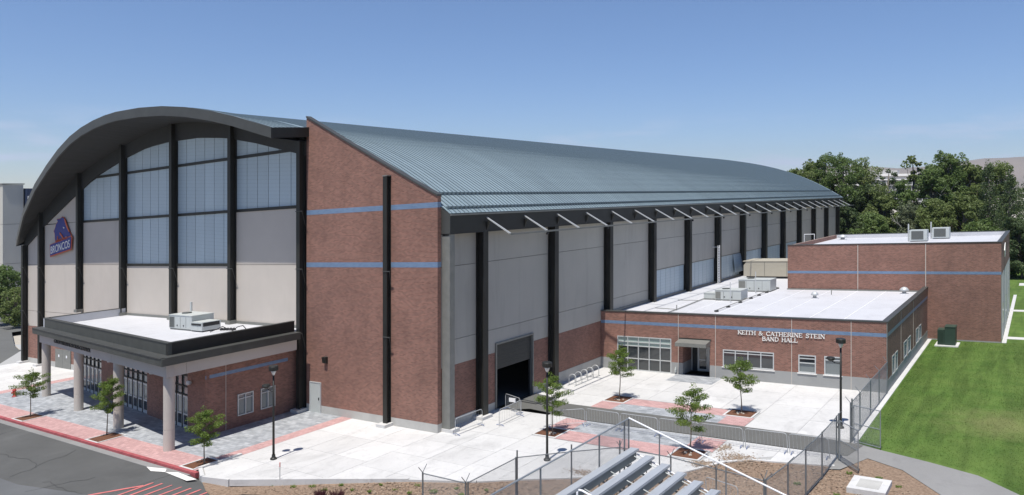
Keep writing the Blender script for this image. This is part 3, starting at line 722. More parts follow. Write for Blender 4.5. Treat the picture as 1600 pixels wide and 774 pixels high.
# roller door
b = MB(); b.box(-.16, .10, dy0-.13, dy0, 0, 4.83); b.box(-.16, .10, dy1, dy1+.13, 0, 4.83); b.box(-.16, .09, dy0, dy1, 4.69, 4.83); part('door_frame', b, 'gray_metal', hall)
rd = None
b = MB()
for k_ in range(12):
    z = 2.85 + k_*.155
    b.box(-.15, -.10 + (.008 if k_ % 2 else 0), dy0, dy1, z+.004, z+.151)
part('roller_door', b, 'rolldoor', hall)
# side columns
def scol(y, p_=.68):
    q = MB(); q.box(p_-.07, p_, y-.28, y+.28, .22, 13.0)
    q.box(.06, p_-.07, y-.05, y+.05, .22, 13.0); q.box(.004, .06, y-.28, y+.28, .22, 13.0); return q
me = mesh(scol(YC[1]), 'bronze', OFF[hall], True, False, 'steel_column')
fm = mesh((lambda q: q.box(-.1, .95, YC[1]-.7, YC[1]+.42, -.15, .22))(MB()), 'slab', OFF[hall], True, False, 'footing')
for y in YC[1:]:
    c = copies('steel_column', me, hall, [(0, y-YC[1], 0)])[0]
    link('footing', fm, c)
q = MB(); y = YC[0]; q.box(.62, .70, y-.25, y+.25, .22, 13.03); q.box(.06, .62, y-.05, y+.05, .22, 13.03); q.box(.03, .06, y-.25, y+.25, .22, 13.03)
q.box(.06, .62, y-.25, y-.2, .22, 12.9)
c = part('steel_column', q, 'gray_metal', hall); q = MB(); q.box(.0, 1.0, .38, 1.1, -.15, .22); part('footing', q, 'slab', c)
for y in YC[1:]:
    pass
# light rail along the eave
me_a = mesh((lambda q: q.extr([(.76, 4.31, 13.95), (.76, 4.31, 14.03), (2.8, 4.31, 12.86), (2.8, 4.31, 12.74)], (0, .1, 0)))(MB()), 'alu', OFF[hall], True, False, 'rail_arm')
me_b = mesh((lambda q: q.extr([(.76, 4.33, 13.1), (.76, 4.33, 13.75), (1.05, 4.33, 13.75)], (0, .05, 0)))(MB()), 'bronze', OFF[hall], True, False, 'arm_plate')
for o_ in copies('rail_arm', me_a, hall, [(0, 4.63*i, 0) for i in range(25)]): link('arm_plate', me_b, o_)
q = MB(); q.box(2.74, 2.86, 4.25, L+1, 12.72, 12.84); part('light_rail', q, 'gray_metal', hall)
q = MB(); q.box(2.72, 2.80, 8.9, 9.0, 12.58, 12.72)
me = mesh((lambda q: q.lathe((2.8, 9, 12.52), [(.05, .2), (.1, .12), (.1, 0)], 8))(MB()), 'black', OFF[hall], True, False, 'rail_lamp')
copies('rail_lamp', me, hall, [(0, 9.3*i, 0) for i in range(11)])
# roof access ladder on the wall
q = MB(); yl = 50.15
for yy in (yl, yl+.55): q.box(.64, .72, yy, yy+.06, 4.7, 9.2)
for k_ in range(14): q.box(.66, .70, yl, yl+.6, 5+.3*k_, 5.05+.3*k_)
q.box(0, .6, yl, yl+.05, 9.0, 9.05)
tag(part('ladder', q, 'whitep', None), 'white metal access ladder fixed to the long wall above the low roof', 'ladder')
# hall emblem
em = thing('emblem_sign', 'blue and orange horse-head team emblem with white BRONCOS lettering on the arched facade', 'sign', (-53, -.1, 12))
EX, EZ, EW, EH = -55.5, 12.05, 5.2, 4.0
def epoly(mb, pts, d): mb.extr([(EX+u*EW, -.02-d, EZ+v*EH) for u, v in pts], (0, -.04, 0))
head = [(.24, .30), (.20, .46), (.19, .60), (.15, .66), (.21, .74), (.25, .84), (.33, .91), (.28, .97), (.42, .97), (.50, 1.02), (.60, .99), (.66, .90), (.70, .80), (.76, .70), (.82, .62), (.88, .55), (.90, .46), (.86, .38), (.78, .36), (.74, .42), (.66, .40), (.64, .33)]
q = MB(); epoly(q, [(.53+(u-.53)*1.10, .64+(v-.64)*1.05) for u, v in head], 0); part('emblem_outline', q, 'sorange', em)
q = MB(); epoly(q, head, .05); part('emblem_head', q, 'sblue', em)
q = MB(); epoly(q, [(.62, .97), (.68, .84), (.75, .72), (.83, .62), (.86, .64), (.79, .74), (.72, .87), (.66, .98)], .10); part('emblem_stripe', q, 'sorange', em)
q = MB(); epoly(q, [(.44, .62), (.53, .55), (.60, .46), (.62, .38), (.59, .38), (.55, .46), (.50, .52), (.42, .58)], .10); part('emblem_stripe', q, 'sorange', em)
q = MB(); epoly(q, [(.31, .32), (.32, .52), (.345, .52), (.345, .32)], .10); part('emblem_stripe', q, 'sorange', em)
q = MB(); epoly(q, [(.58, .76), (.65, .74), (.62, .71)], .12); part('emblem_eye', q, 'letter', em)
q = MB(); epoly(q, [(.70, .50), (.80, .47), (.82, .44), (.74, .45)], .12); part('emblem_mouth', q, 'letter', em)
q = MB(); epoly(q, [(.02, -.04), (.0, .30), (.95, .52), (1.0, .50), (.96, .14)], .14); part('emblem_outline', q, 'sorange', em)
q = MB(); epoly(q, [(.04, .0), (.03, .29), (.93, .49), (.96, .48), (.93, .17)], .17); part('emblem_plate', q, 'sblue', em)
def textmesh(s, size, extr):
    c = bpy.data.curves.new('t', 'FONT'); c.body = s; c.size = size; c.extrude = extr
    o = bpy.data.objects.new('t', c); me = o.to_mesh(); V = [tuple(v.co) for v in me.vertices]; F = [tuple(p.vertices) for p in me.polygons]
    o.to_mesh_clear(); bpy.data.objects.remove(o); bpy.data.curves.remove(c); return V, F
def textpart(name, s, mp_, m, parent):
    ext = lambda V: (min(v[0] for v in V), max(v[0] for v in V))
    V, F = textmesh(s, 1, .05); x0, x1 = ext(V); y0 = min(v[1] for v in V); y1 = max(v[1] for v in V)
    for i, ch in enumerate(s):
        if ch == ' ': continue
        xe = ext(textmesh(s[:i+1], 1, .05)[0])[1]; V, F = textmesh(ch, 1, .05); sx = xe-ext(V)[1]
        q = MB(); q.add([mp_((v[0]+sx-x0)/(x1-x0), (v[1]-y0)/(y1-y0), v[2]) for v in V], F); part('letter', q, m, parent)
def em_map(u, v, d): return (EX+(.07+u*.84)*EW, -.24-d*.4, EZ+(.045+u*.17+v*.20)*EH)
textpart('lettering', 'BRONCOS', em_map, 'letter', em)
def em_map2(u, v, d): return (EX+(.30+u*.50)*EW, -.24-d*.4, EZ+(.345+u*.09+v*.07)*EH)
textpart('lettering', 'BOISE STATE', em_map2, 'sorange', em)

# ================================================================ ENTRANCE LOBBY
SKL = math.hypot(1, .137); SD = (-1/SKL, .137/SKL); SN = (-.137/SKL, -1/SKL)
def skp(P0, s, d): return (P0[0]+SD[0]*s+SN[0]*d, P0[1]+SD[1]*s+SN[1]*d)
def sbox(mb, P0, s0, s1, d0, d1, z0, z1):
    return mb.extr([(*skp(P0, s, d), z0) for s, d in ((s0, d0), (s1, d0), (s1, d1), (s0, d1))], (0, 0, z1-z0))
lob = thing('entrance_lobby', 'brick entrance lobby with columned porch and flat white roof', 'building', (-27, -4, 0))
PF = (-13.05, -11.12); LF = 27.5
for s0, s1 in ((0, 9.7), (9.72, 18.6), (18.62, LF)):
    q = MB(); sbox(q, PF, s0, s1, -.5, 0, 4.78, 5.6); part('fascia_panel', q, 'panel', lob)
for y0, y1 in ((-11.06, -9.76), (-9.74, -.95)):
    q = MB(); q.box(-13.5, -13.05, y0, y1, 4.78, 5.6); part('fascia_panel', q, 'panel', lob)
q = MB(); q.box(-40.3, -39.9, -7.3, -.01, 4.78, 5.6); part('fascia_panel', q, 'panel', lob)
q = MB(); q.slab([(-13.5, -10.6), (-13.5, -.9), (-13.7, -.02), (-39.9, -.02), (-39.9, -6.95)], 4.84, 4.9); part('porch_soffit', q, 'panel', lob)
# cornice
q = MB(); sbox(q, PF, -.45, LF+.4, -.02, .45, 5.6, 6.06); q.box(-13.06, -12.6, -11.6, -.95, 5.605, 6.065); q.box(-40.75, -40.3, -7.5, -.02, 5.6, 6.06); part('cornice', q, 'bronze3', lob)
q = MB(); sbox(q, PF, -.3, LF+.3, -.6, .5, 6.06, 6.12); q.box(-13.6, -12.55, -11.4, -.93, 6.062, 6.125); part('cornice_cap', q, 'bronze2', lob)
# parapet
PP = (-13.35, -10.83)
q = MB(); sbox(q, PP, 0, 26.6, -.25, 0, 6.1, 6.88); part('parapet', q, 'bronze3', lob)
q = MB(); q.box(-13.6, -13.35, -10.83, -.93, 6.1, 6.875); part('parapet', q, 'bronze', lob)
q = MB(); q.box(-39.95, -39.7, -7.2, -.02, 6.1, 6.88); part('parapet', q, 'white', lob)
q = MB(); sbox(q, PP, -.04, 26.65, -.30, .04, 6.88, 6.93); q.box(-13.64, -13.31, -10.8, -.92, 6.882, 6.932); q.box(-40.0, -39.65, -7.2, -.02, 6.88, 6.932); part('parapet_cap', q, 'bronze2', lob)
q = MB(); q.slab([(-13.6, -10.55), (-13.6, -.02), (-39.7, -.02), (-39.7, -6.97)], 6.0, 6.2); part('roof_deck', q, 'white', lob)
q = MB(); q.box(-39.7, -13.65, -.06, -.0, 6.2, 6.42); part('roof_upstand', q, 'gray_metal', lob)
for x in (-13.5, -22.3, -31.0, -39.65):
    y = -10.67+.1368*(-13.5-x)
    q = MB(); q.lathe((x, y, 0), [(.345, -.1), (.345, 1.32), (.33, 1.33), (.33, 1.36), (.345, 1.37), (.345, 4.80)], 36); part('porch_column', q, 'panel', lob)
LW = (-14.1, -7.75)
for s0, s1 in ((0, 2.8), (6.8, 10.1), (15.3, 20.2), (25.3, 25.6)):
    q = MB(); sbox(q, LW, s0, s1, -.3, 0, 0, 4.84); part('brick_wall', q, 'brick', lob)
q = MB(); q.box(-14.4, -14.1, -7.72, -5.28, 0, 4.84); q.box(-14.4, -14.1, -3.92, -3.37, 0, 4.84); q.box(-14.4, -14.1, -2.05, -.02, 0, 4.84)
q.box(-14.4, -14.1, -5.28, -3.92, 0, .72); q.box(-14.4, -14.1, -5.28, -3.92, 2.32, 4.84); q.box(-14.4, -14.1, -3.37, -2.05, 0, .72); q.box(-14.4, -14.1, -3.37, -2.05, 2.32, 4.84)
part('brick_wall', q, 'brick', lob)
q = MB(); q.box(-39.7, -39.4, -3.5, -.02, 0, 4.84); part('brick_wall', q, 'brick', lob)
q = MB(); q.box(-14.096, -14.09, -7.74, -.95, 3.88, 4.12); part('blue_band', q, 'blue', lob)
q = MB(); q.box(-14.1, -14.08, -6.2, -6.17, 0, 4.8); part('control_joint', q, 'panel', lob)
def window(parent, axis, c, a0, a1, z0, z1, nx=2, nz=(.18,), gl='glass', fr='alu', t=.07, out=1, base=None):
    """frame + panes in a wall at plane c (axis x or y), outward = out"""
    def bx(mb, p0, p1, q0, q1, d0, d1):
        if axis == 'y': mb.box(p0, p1, c+d0, c+d1, q0, q1)
        else: mb.box(c+d0, c+d1, p0, p1, q0, q1)
    f_ = MB(); o1 = .03*out; o0 = -.14*out
    bx(f_, a0, a0+t, z0, z1, o0, o1); bx(f_, a1-t, a1, z0, z1, o0, o1); bx(f_, a0+t, a1-t, z0, z0+t, o0, o1); bx(f_, a0+t, a1-t, z1-t, z1, o0, o1)
    for i in range(1, nx): x_ = a0+(a1-a0)*i/nx; bx(f_, x_-t*.45, x_+t*.45, z0+t, z1-t, o0, o1-.005*out)
    zs = [z1-(z1-z0)*v_ for v_ in nz]
    for z_ in zs: bx(f_, a0+t, a1-t, z_-t*.4, z_+t*.4, o0, o1-.01*out)
    w__ = part('window', f_, fr, parent)
    lev = [z1] + zs + [z0]
    for k_ in range(len(lev)-1):
        for i in range(nx):
            g_ = MB(); bx(g_, a0+(a1-a0)*i/nx+.01, a0+(a1-a0)*(i+1)/nx-.01, lev[k_+1]+.01, lev[k_]-.01, -.10*out, -.07*out)
            part('pane', g_, gl if isinstance(gl, str) else gl[min(k_, len(gl)-1)], w__)
    return w__
window(lob, 'x', -14.1, -5.25, -3.95, .75, 2.29, 2, (.22,), 'glass2'); window(lob, 'x', -14.1, -3.34, -2.08, .75, 2.29, 2, (.22,), 'glass2')
for s0, s1, nn in ((2.8, 6.8, 4), (10.1, 15.3, 5), (20.2, 25.3, 5)):
    q = MB(); ds = (s1-s0)/nn
    for i in range(nn+1): sbox(q, LW, s0+ds*i-.04+(.04 if i == 0 else 0), s0+ds*i+.04-(.04 if i == nn else 0), -.2, -.02, .0, 4.5)
    for z in (4.42, 3.75, 2.95, 2.35): sbox(q, LW, s0+.02, s1-.02, -.19, -.03, z, z+.08)
    sbox(q, LW, s0, s1, -.3, 0.0, 4.5, 4.84)
    win = part('window', q, 'bronze', lob)
    for i in range(nn):
        for z0, z1 in ((3.83, 4.42), (3.03, 3.75), (2.43, 2.95)):
            q = MB(); sbox(q, LW, s0+ds*i+.04, s0+ds*(i+1)-.04, -.14, -.11, z0, z1); part('pane', q, 'glass2', win)
        q = MB(); sb = lambda a0, a1, z0, z1: sbox(q, LW, s0+ds*i+a0, s0+ds*i+a1, -.16, -.06, z0, z1)
        sb(.05, .17, 0.02, 2.33); sb(ds-.17, ds-.05, 0.02, 2.33); sb(.17, ds-.17, 2.2, 2.33); sb(.17, ds-.17, .02, .25); sb(.17, ds-.17, .95, 1.05)
        dd = part('door', q, 'alu', lob)
        q = MB(); sbox(q, LW, s0+ds*i+.17, s0+ds*(i+1)-.17, -.13, -.10, 1.05, 2.2); part('door_glass', q, 'glass2', dd)
        q = MB(); sbox(q, LW, s0+ds*i+.17, s0+ds*(i+1)-.17, -.13, -.10, .25, .95); part('door_panel', q, 'glass', dd)
for s_ in (2.0, 8.5, 17.5):
    q = MB(); p_ = skp(LW, s_, .25); q.lathe((p_[0], p_[1], 3.35), [(.05, .3), (.16, .26), (.2, .1), (.15, 0)], 12); part('wall_lamp', q, 'alu', lob)
# porch lettering
pl = thing('porch_lettering', 'small dark lettering reading CAVEN-WILLIAMS SPORTS COMPLEX on the porch fascia', 'sign', (-32, -8.7, 5.2))
def pmap(u, v, d): p_ = skp(PF, (35.9-13.05)*SKL*(1-u) + (27.0-13.05)*SKL*u, .02+d*.5+.03); return (p_[0], p_[1], 5.12+v*.3)
textpart('lettering', 'CAVEN-WILLIAMS SPORTS COMPLEX', pmap, 'black', pl)

# ================================================================ BAND HALL
bh = thing('band_hall', 'low brick band hall with flat white roof and blue brick stripe', 'building', (12, 34, 0))
Y0 = 22.2; XR = 23.25
wy = (Y0, Y0+.3)
# front wall with openings: (x0,x1,z0,z1)
ops = [(1.67, 6.77, 0, 2.95), (7.78, 10.12, 0, 2.5), (11.22, 15.29, .99, 2.35), (17.12, 18.4, .97, 2.34), (18.99, 20.2, .95, 2.36)]
def wall_rects(x0, x1, z0, z1, ops):
    xs_ = sorted({x0, x1, *[o[0] for o in ops], *[o[1] for o in ops]}); out = []
    for xa, xb in zip(xs_[:-1], xs_[1:]):
        segs = [(z0, z1)]
        for o in ops:
            if o[0] <= xa and o[1] >= xb:
                n_ = []
                for s0, s1 in segs:
                    if o[3] <= s0 or o[2] >= s1: n_.append((s0, s1)); continue
                    if o[2] > s0: n_.append((s0, o[2]))
                    if o[3] < s1: n_.append((o[3], s1))
                segs = n_
        out += [(xa, xb, s0, s1) for s0, s1 in segs]
    return out
def yw(mat_, name, x0, x1, z0, z1, y0, y1, ops, parent):
    q = MB()
    for xa, xb, s0, s1 in wall_rects(x0, x1, z0, z1, ops):
        q.box(xa, xb, y0, y1, s0, s1)
        if name == 'concrete_base': part(name, q, mat_, parent); q = MB()
    return part(name, q, mat_, parent) if q.v else None
def xw(mat_, name, yy0, yy1, z0, z1, x0, x1, ops, parent):
    q = MB()
    for ya, yb, s0, s1 in wall_rects(yy0, yy1, z0, z1, ops): q.box(x0, x1, ya, yb, s0, s1)
    return part(name, q, mat_, parent)
yw('brick', 'brick_wall', .03, XR, .97, 5.05, Y0, Y0+.3, ops, bh)
yw('bconc', 'concrete_base', .03, XR+.01, -.2, .97, Y0-.012, Y0+.3, [(a_, b_, c_-.3 if c_ == 0 else c_, d_) for a_, b_, c_, d_ in ops], bh)
yw('blue', 'blue_band', .03, XR+.004, 4.0, 4.27, Y0-.006, Y0+.02, [], bh)
opr = [(24.35, 26.9, .8, 2.25), (30.1, 33.95, .95, 2.3), (37.3, 40.8, .9, 2.25)]
xw('brick', 'brick_wall', Y0+.3, 45.6, .9, 5.05, XR-.3, XR, opr, bh)
xw('bconc', 'concrete_base', Y0+.3, 45.6, -.2, .9, XR-.3, XR+.012, [(a_, b_, c_, d_) for a_, b_, c_, d_ in opr], bh)
q = MB(); q.box(XR, XR+.006, Y0, 45.6, 4.0, 4.27); part('blue_band', q, 'blue', bh)
for ya, yb, za, zb in opr:
    mid = (ya+yb)/2; 
    window(bh, 'x', XR, ya, ya+(yb-ya)*.42, za, zb, 1, (.2,), 'glass2', t=.09); window(bh, 'x', XR, yb-(yb-ya)*.42, yb, za, zb, 1, (.2,), 'glass2', t=.09)
    q = MB(); q.box(XR-.3, XR-.02, ya+(yb-ya)*.42, yb-(yb-ya)*.42, za, zb); part('brick_wall', q, 'brick', bh)
for x in (7.39, 10.6, 16.62, 20.86): q = MB(); q.box(x-.02, x+.02, Y0-.018, Y0, .0, 5.05); part('control_joint', q, 'panel', bh)
for y in (28.7, 35.7): q = MB(); q.box(XR, XR+.018, y-.02, y+.02, .9, 5.05); part('control_joint', q, 'panel', bh)
q = MB(); q.box(XR-.03, XR+.016, Y0-.016, Y0+.02, .97, 5.05); part('corner_trim', q, 'gray_metal', bh)
q = MB(); q.box(.03, XR+.06, Y0-.05, Y0+.36, 5.05, 5.14); q.box(XR-.36, XR+.06, Y0+.36, 45.6, 5.05, 5.141); part('coping', q, 'bronze2', bh)
q = MB(); q.slab([(.03, Y0+.3), (XR-.3, Y0+.3), (XR-.3, 45.5), (9.95, 45.5), (9.95, 68), (.03, 68)], 4.5, 4.62); part('roof_deck', q, 'white', bh)
q = MB(); q.box(.03, XR-.3, Y0+.3, Y0+.33, 4.62, 5.05); q.box(XR-.33, XR-.3, Y0+.33, 45.5, 4.62, 5.05); part('parapet', q, 'white', bh)
q = MB(); q.box(.03, .12, Y0+.35, 68, 4.62, 4.85); q.box(10.0, XR-.36, 45.42, 45.5, 4.62, 4.75); part('roof_upstand', q, 'gray_metal', bh)
# membrane laps
for i in range(7): q = MB(); q.box(4+2.6*i, 4.06+2.6*i, Y0+.36, 45.4, 4.62, 4.632); part('membrane_lap', q, 'whitep', bh)
# windows
window(bh, 'y', Y0, 1.67, 6.77, 0.0, 2.95, 5, (.165, .28, .65), ('palegreen', 'palegreen', 'glass', 'glass'), t=.08, out=-1)
window(bh, 'y', Y0, 11.22, 15.29, .99, 2.35, 4, (.18,), 'glass', t=.08, out=-1)
window(bh, 'y', Y0, 17.12, 18.4, .97, 2.34, 1, (.2, .45), ('glass', 'glass', 'glass2'), t=.08, out=-1)
window(bh, 'y', Y0, 18.99, 20.2, .95, 2.36, 1, (.2,), ('glass2', 'glass2'), t=.08, out=-1)
for a_, b_ in ((11.15, 15.36), (17.05, 18.47), (18.92, 20.27)): q = MB(); q.box(a_, b_, Y0-.08, Y0+.05, .90, .965); part('window_sill', q, 'letter', bh)
# recessed doorway
q = MB(); q.box(7.66, 7.78, Y0+.3, Y0+1.9, .97, 2.5); q.box(10.12, 10.24, Y0+.3, Y0+1.9, .97, 2.5); part('brick_wall', q, 'brick', bh)
q = MB(); q.box(7.66, 7.78, Y0+.3, Y0+1.9, 0, .97); q.box(10.12, 10.24, Y0+.3, Y0+1.9, 0, .97); part('concrete_base', q, 'bconc', bh)
q = MB(); q.box(7.66, 10.24, Y0+.3, Y0+2.0, 2.5, 2.6); part('porch_soffit', q, 'soffit', bh)
yd = Y0+1.85
q = MB()
for x in (7.8, 8.35, 9.25, 10.04): q.box(x, x+.08, yd, yd+.1, 0, 2.5)
q.box(7.8, 10.1, yd, yd+.1, 2.42, 2.5); q.box(7.8, 10.1, yd, yd+.1, 2.1, 2.16); part('door_frame', q, 'alu', bh)
for x0, x1 in ((8.43, 9.25), (9.33, 10.04)):
    q = MB(); q.box(x0, x0+.09, yd-.05, yd+.02, 0.02, 2.09); q.box(x1-.09, x1, yd-.05, yd+.02, .02, 2.09); q.box(x0+.09, x1-.09, yd-.05, yd+.02, .02, .2); q.box(x0+.09, x1-.09, yd-.05, yd+.02, 1.98, 2.09); q.box(x0+.09, x1-.09, yd-.05, yd+.02, .92, 1.02)
    d_ = part('door', q, 'alu', bh); q = MB(); q.box(x0+.09, x1-.09, yd-.02, yd+.01, .2, 1.98); part('door_glass', q, 'glass', d_)
    q = MB(); q.box(x1-.14, x1-.11, yd-.12, yd-.05, .9, 1.25); part('handle', q, 'black', d_)
q = MB(); q.box(7.88, 8.35, yd+.03, yd+.06, 0, 2.42); q.box(8.43, 10.04, yd+.03, yd+.06, 2.16, 2.42); part('pane', q, 'glass', bh)
q = MB(); q.extr([(7.5, Y0-.01, 3.0), (7.5, Y0-1.0, 2.84), (7.5, Y0-1.0, 2.54), (7.5, Y0-.01, 2.54)], (2.68, 0, 0)); part('door_canopy', q, 'gray_metal', bh)
q = MB(); q.box(7.45, 10.25, Y0-.03, Y0, 3.0, 3.09); part('canopy_flashing', q, 'bronze', bh)
q = MB(); q.box(7.14, 7.26, Y0-.14, Y0-.014, .22, .60); part('standpipe_inlet', q, 'unit', bh); q = MB(); q.lathe((7.2, Y0-.2, .2), [(.07, 0), (.07, .25), (.03, .3)], 8); part('standpipe_cap', q, 'unit', bh)

# raised serif lettering, each letter a part
G = {  # strokes: (polyline, thickness); serifs are short bars
 'K': [([(.14, 0), (.14, 1)], .15), ([(.14, .42), (.66, 1)], .08), ([(.32, .58), (.74, 0)], .15)], 'E': [([(.14, 0), (.14, 1)], .15), ([(.05, .96), (.62, .96)], .08), ([(.05, .04), (.66, .04)], .08), ([(.14, .52), (.5, .52)], .08), ([(.62, .8), (.62, 1)], .07), ([(.66, 0), (.66, .22)], .07)],
 'I': [([(.2, 0), (.2, 1)], .16)], 'T': [([(.38, 0), (.38, 1)], .16), ([(.02, .96), (.74, .96)], .08), ([(.03, .78), (.03, 1)], .07), ([(.73, .78), (.73, 1)], .07)],
 'H': [([(.14, 0), (.14, 1)], .15), ([(.68, 0), (.68, 1)], .15), ([(.14, .5), (.68, .5)], .08)],
 'C': [([(.72, .82), (.6, .95), (.42, .98), (.22, .88), (.1, .66), (.08, .45), (.14, .22), (.3, .06), (.5, .02), (.66, .08), (.76, .2)], .12), ([(.72, .72), (.72, 1)], .06)],
 'A': [([(.1, 0), (.38, 1)], .08), ([(.38, 1), (.7, 0)], .16), ([(.22, .34), (.58, .34)], .07)],
 'R': [([(.14, 0), (.14, 1)], .15), ([(.1, .96), (.46, .96), (.6, .86), (.62, .74), (.56, .58), (.42, .5), (.14, .48)], .1), ([(.4, .5), (.74, 0)], .15)],
 'N': [([(.12, 0), (.12, 1)], .08), ([(.12, 1), (.7, 0)], .16), ([(.7, 0), (.7, 1)], .08)],
 'S': [([(.56, .8), (.46, .94), (.28, .97), (.14, .86), (.14, .7), (.3, .56), (.48, .46), (.58, .3), (.54, .12), (.38, .03), (.2, .06), (.08, .2)], .12), ([(.56, .74), (.56, 1)], .06), ([(.08, 0), (.08, .26)], .06)],
 'B': [([(.14, 0), (.14, 1)], .15), ([(.08, .96), (.44, .96), (.57, .86), (.57, .66), (.42, .54), (.14, .53)], .1), ([(.42, .54), (.6, .44), (.66, .28), (.58, .1), (.4, .04), (.08, .04)], .12)],
 'D': [([(.14, 0), (.14, 1)], .15), ([(.08, .96), (.4, .96), (.62, .84), (.72, .6), (.72, .38), (.6, .14), (.38, .04), (.08, .04)], .12)],
 'L': [([(.14, 0), (.14, 1)], .15), ([(.05, .04), (.6, .04)], .08), ([(.61, 0), (.61, .26)], .07)],
 '&': [([(.74, .46), (.6, .18), (.4, .03), (.2, .03), (.08, .16), (.08, .32), (.2, .46), (.4, .6), (.5, .76), (.44, .92), (.3, .97), (.2, .88), (.2, .74), (.34, .5), (.56, .2), (.78, .02)], .10), ([(.6, .46), (.84, .46)], .06)]}
WD = dict(K=.8, E=.76, I=.42, T=.8, H=.86, C=.84, A=.82, R=.82, N=.86, S=.7, B=.76, D=.84, L=.72); WD['&'] = .95; WD[' '] = .52
SERIF = dict(K=[(.14, 0), (.14, 1), (.66, 1), (.76, 0)], E=[], I=[(.2, 0), (.2, 1)], T=[(.38, 0)], H=[(.14, 0), (.14, 1), (.68, 0), (.68, 1)], C=[], A=[(.1, 0), (.72, 0)], R=[(.14, 0), (.76, 0)], N=[(.12, 0), (.1, 1), (.7, 1)], S=[], B=[], D=[], L=[(.14, 1)])
wl = thing('wall_lettering', 'raised pale serif lettering KEITH & CATHERINE STEIN BAND HALL on the brick wall', 'sign', (15.7, Y0-.05, 3.6))
def serif_line(s, x0, x1, zb, h):
    tot = sum(WD[c] for c in s); k = (x1-x0)/tot; x = x0; e = 0
    for c in s:
        if c != ' ':
            q = MB(); kk = 0
            def seg(p, r_, t):
                nonlocal kk
                p = Vector((p[0]*k, p[1]*h)); r_ = Vector((r_[0]*k, r_[1]*h)); d = (r_-p); ln = d.length; d.normalize(); n_ = Vector((-d.y, d.x))*t*h*.5*1.15; kk += 1; dep = .05+.0008*kk
                a_ = p-d*.01; b_ = r_+d*.01
                q.extr([(x+u.x, Y0-.012-.0, zb+u.y) for u in (a_-n_, b_-n_, b_+n_, a_+n_)], (0, -dep, 0))
            for pts, t in G[c]:
                for a_, b_ in zip(pts[:-1], pts[1:]): seg(a_, b_, t)
            for sx, sz in SERIF.get(c, []): zc = .03 if sz == 0 else .97; seg((sx-.14, zc), (sx+.14, zc), .06)
            part('letter', q, 'letter', wl)
        x += WD[c]*k
serif_line('KEITH & CATHERINE STEIN', 12.45, 19.06, 3.66, .31)
serif_line('BAND HALL', 14.38, 17.1, 3.25, .31)

# ================================================================ REHEARSAL HALL (taller block)
th = thing('rehearsal_hall', 'taller brick block behind the band hall with white flat roof', 'building', (20, 56, 0))
TX, TY, TX1, TY1 = 10.03, 45.6, 29.27, 68.2
q = MB(); q.box(TX, TX1, TY, TY+.3, .12, 9.35); q.box(TX1-.3, TX1, TY+.3, TY1, 6.3, 9.35); q.box(TX, TX+.3, TY+.3, TY1, 0, 9.35); q.box(TX+.3, TX1, TY1-.3, TY1, 0, 9.35); part('brick_wall', q, 'brick', th)
q = MB(); q.box(23.26, TX1+.01, TY-.012, TY+.3, -.2, .12); part('concrete_base', q, 'bconc', th)
q = MB(); q.box(TX, TX1+.004, TY-.006, TY+.02, 6.36, 6.62); part('blue_band', q, 'blue', th)
for x in (17.0, 23.1): q = MB(); q.box(x-.03, x+.03, TY-.02, TY, 4.5, 9.3); part('control_joint', q, 'panel', th)
q = MB(); q.box(TX1-.02, TX1+.016, TY-.016, TY+.04, .0, 6.3); part('corner_trim', q, 'gray_metal', th)
q = MB(); q.box(TX-.05, TX1+.06, TY-.05, TY+.34, 9.35, 9.43); q.box(TX1-.34, TX1+.06, TY+.34, TY1+.05, 9.35, 9.431); q.box(TX-.05, TX1-.34, TY1-.3, TY1+.05, 9.35, 9.432); part('coping', q, 'bronze2', th)
q = MB(); q.box(TX+.3, TX1-.3, TY+.3, TY1-.3, 8.75, 8.9); part('roof_deck', q, 'white', th)
q = MB(); q.box(TX+.3, TX1-.34, TY1-.34, TY1-.3, 8.9, 9.35); q.box(TX1-.34, TX1-.3, TY+.3, TY1-.34, 8.9, 9.35); part('parapet', q, 'white', th)
n_ = 9; dy = (TY1-TY-.4)/n_
for i in range(n_):
    ya = TY+.35+dy*i
    for z0, z1 in ((.1, 1.2), (1.25, 3.2), (3.25, 4.7), (4.75, 6.25)):
        q = MB(); q.box(TX1-.12, TX1-.02+(.02 if i % 3 else 0), ya+.04, ya+dy-.04, z0, z1); part('facade_panel', q, 'glass2' if (z0 == 1.25 and i % 3 == 1) else 'farwall', th)
q = MB(); q.box(TX1-.3, TX1-.13, TY+.3, TY1, 0, 6.3); part('backing_wall', q, 'rubber', th)
q = MB()
for i in range(n_+1): q.box(TX1-.12, TX1+.02, TY+.35+dy*i-.04, TY+.35+dy*i+.04, 0, 6.28)
part('mullion', q, 'alu', th)
q = MB(); q.extr([(TX1+.01, 52.2, 7.5), (TX1+.01, 52.9, 7.6), (TX1+.01, 53.0, 8.3), (TX1+.01, 53.6, 8.6), (TX1+.01, 53.2, 8.9), (TX1+.01, 52.2, 8.7), (TX1+.01, 51.7, 8.2)], (.08, 0, 0))
tag(part('wall_emblem', q, 'letter', None), 'pale cut-out emblem high on the side wall of the taller brick block', 'sign')

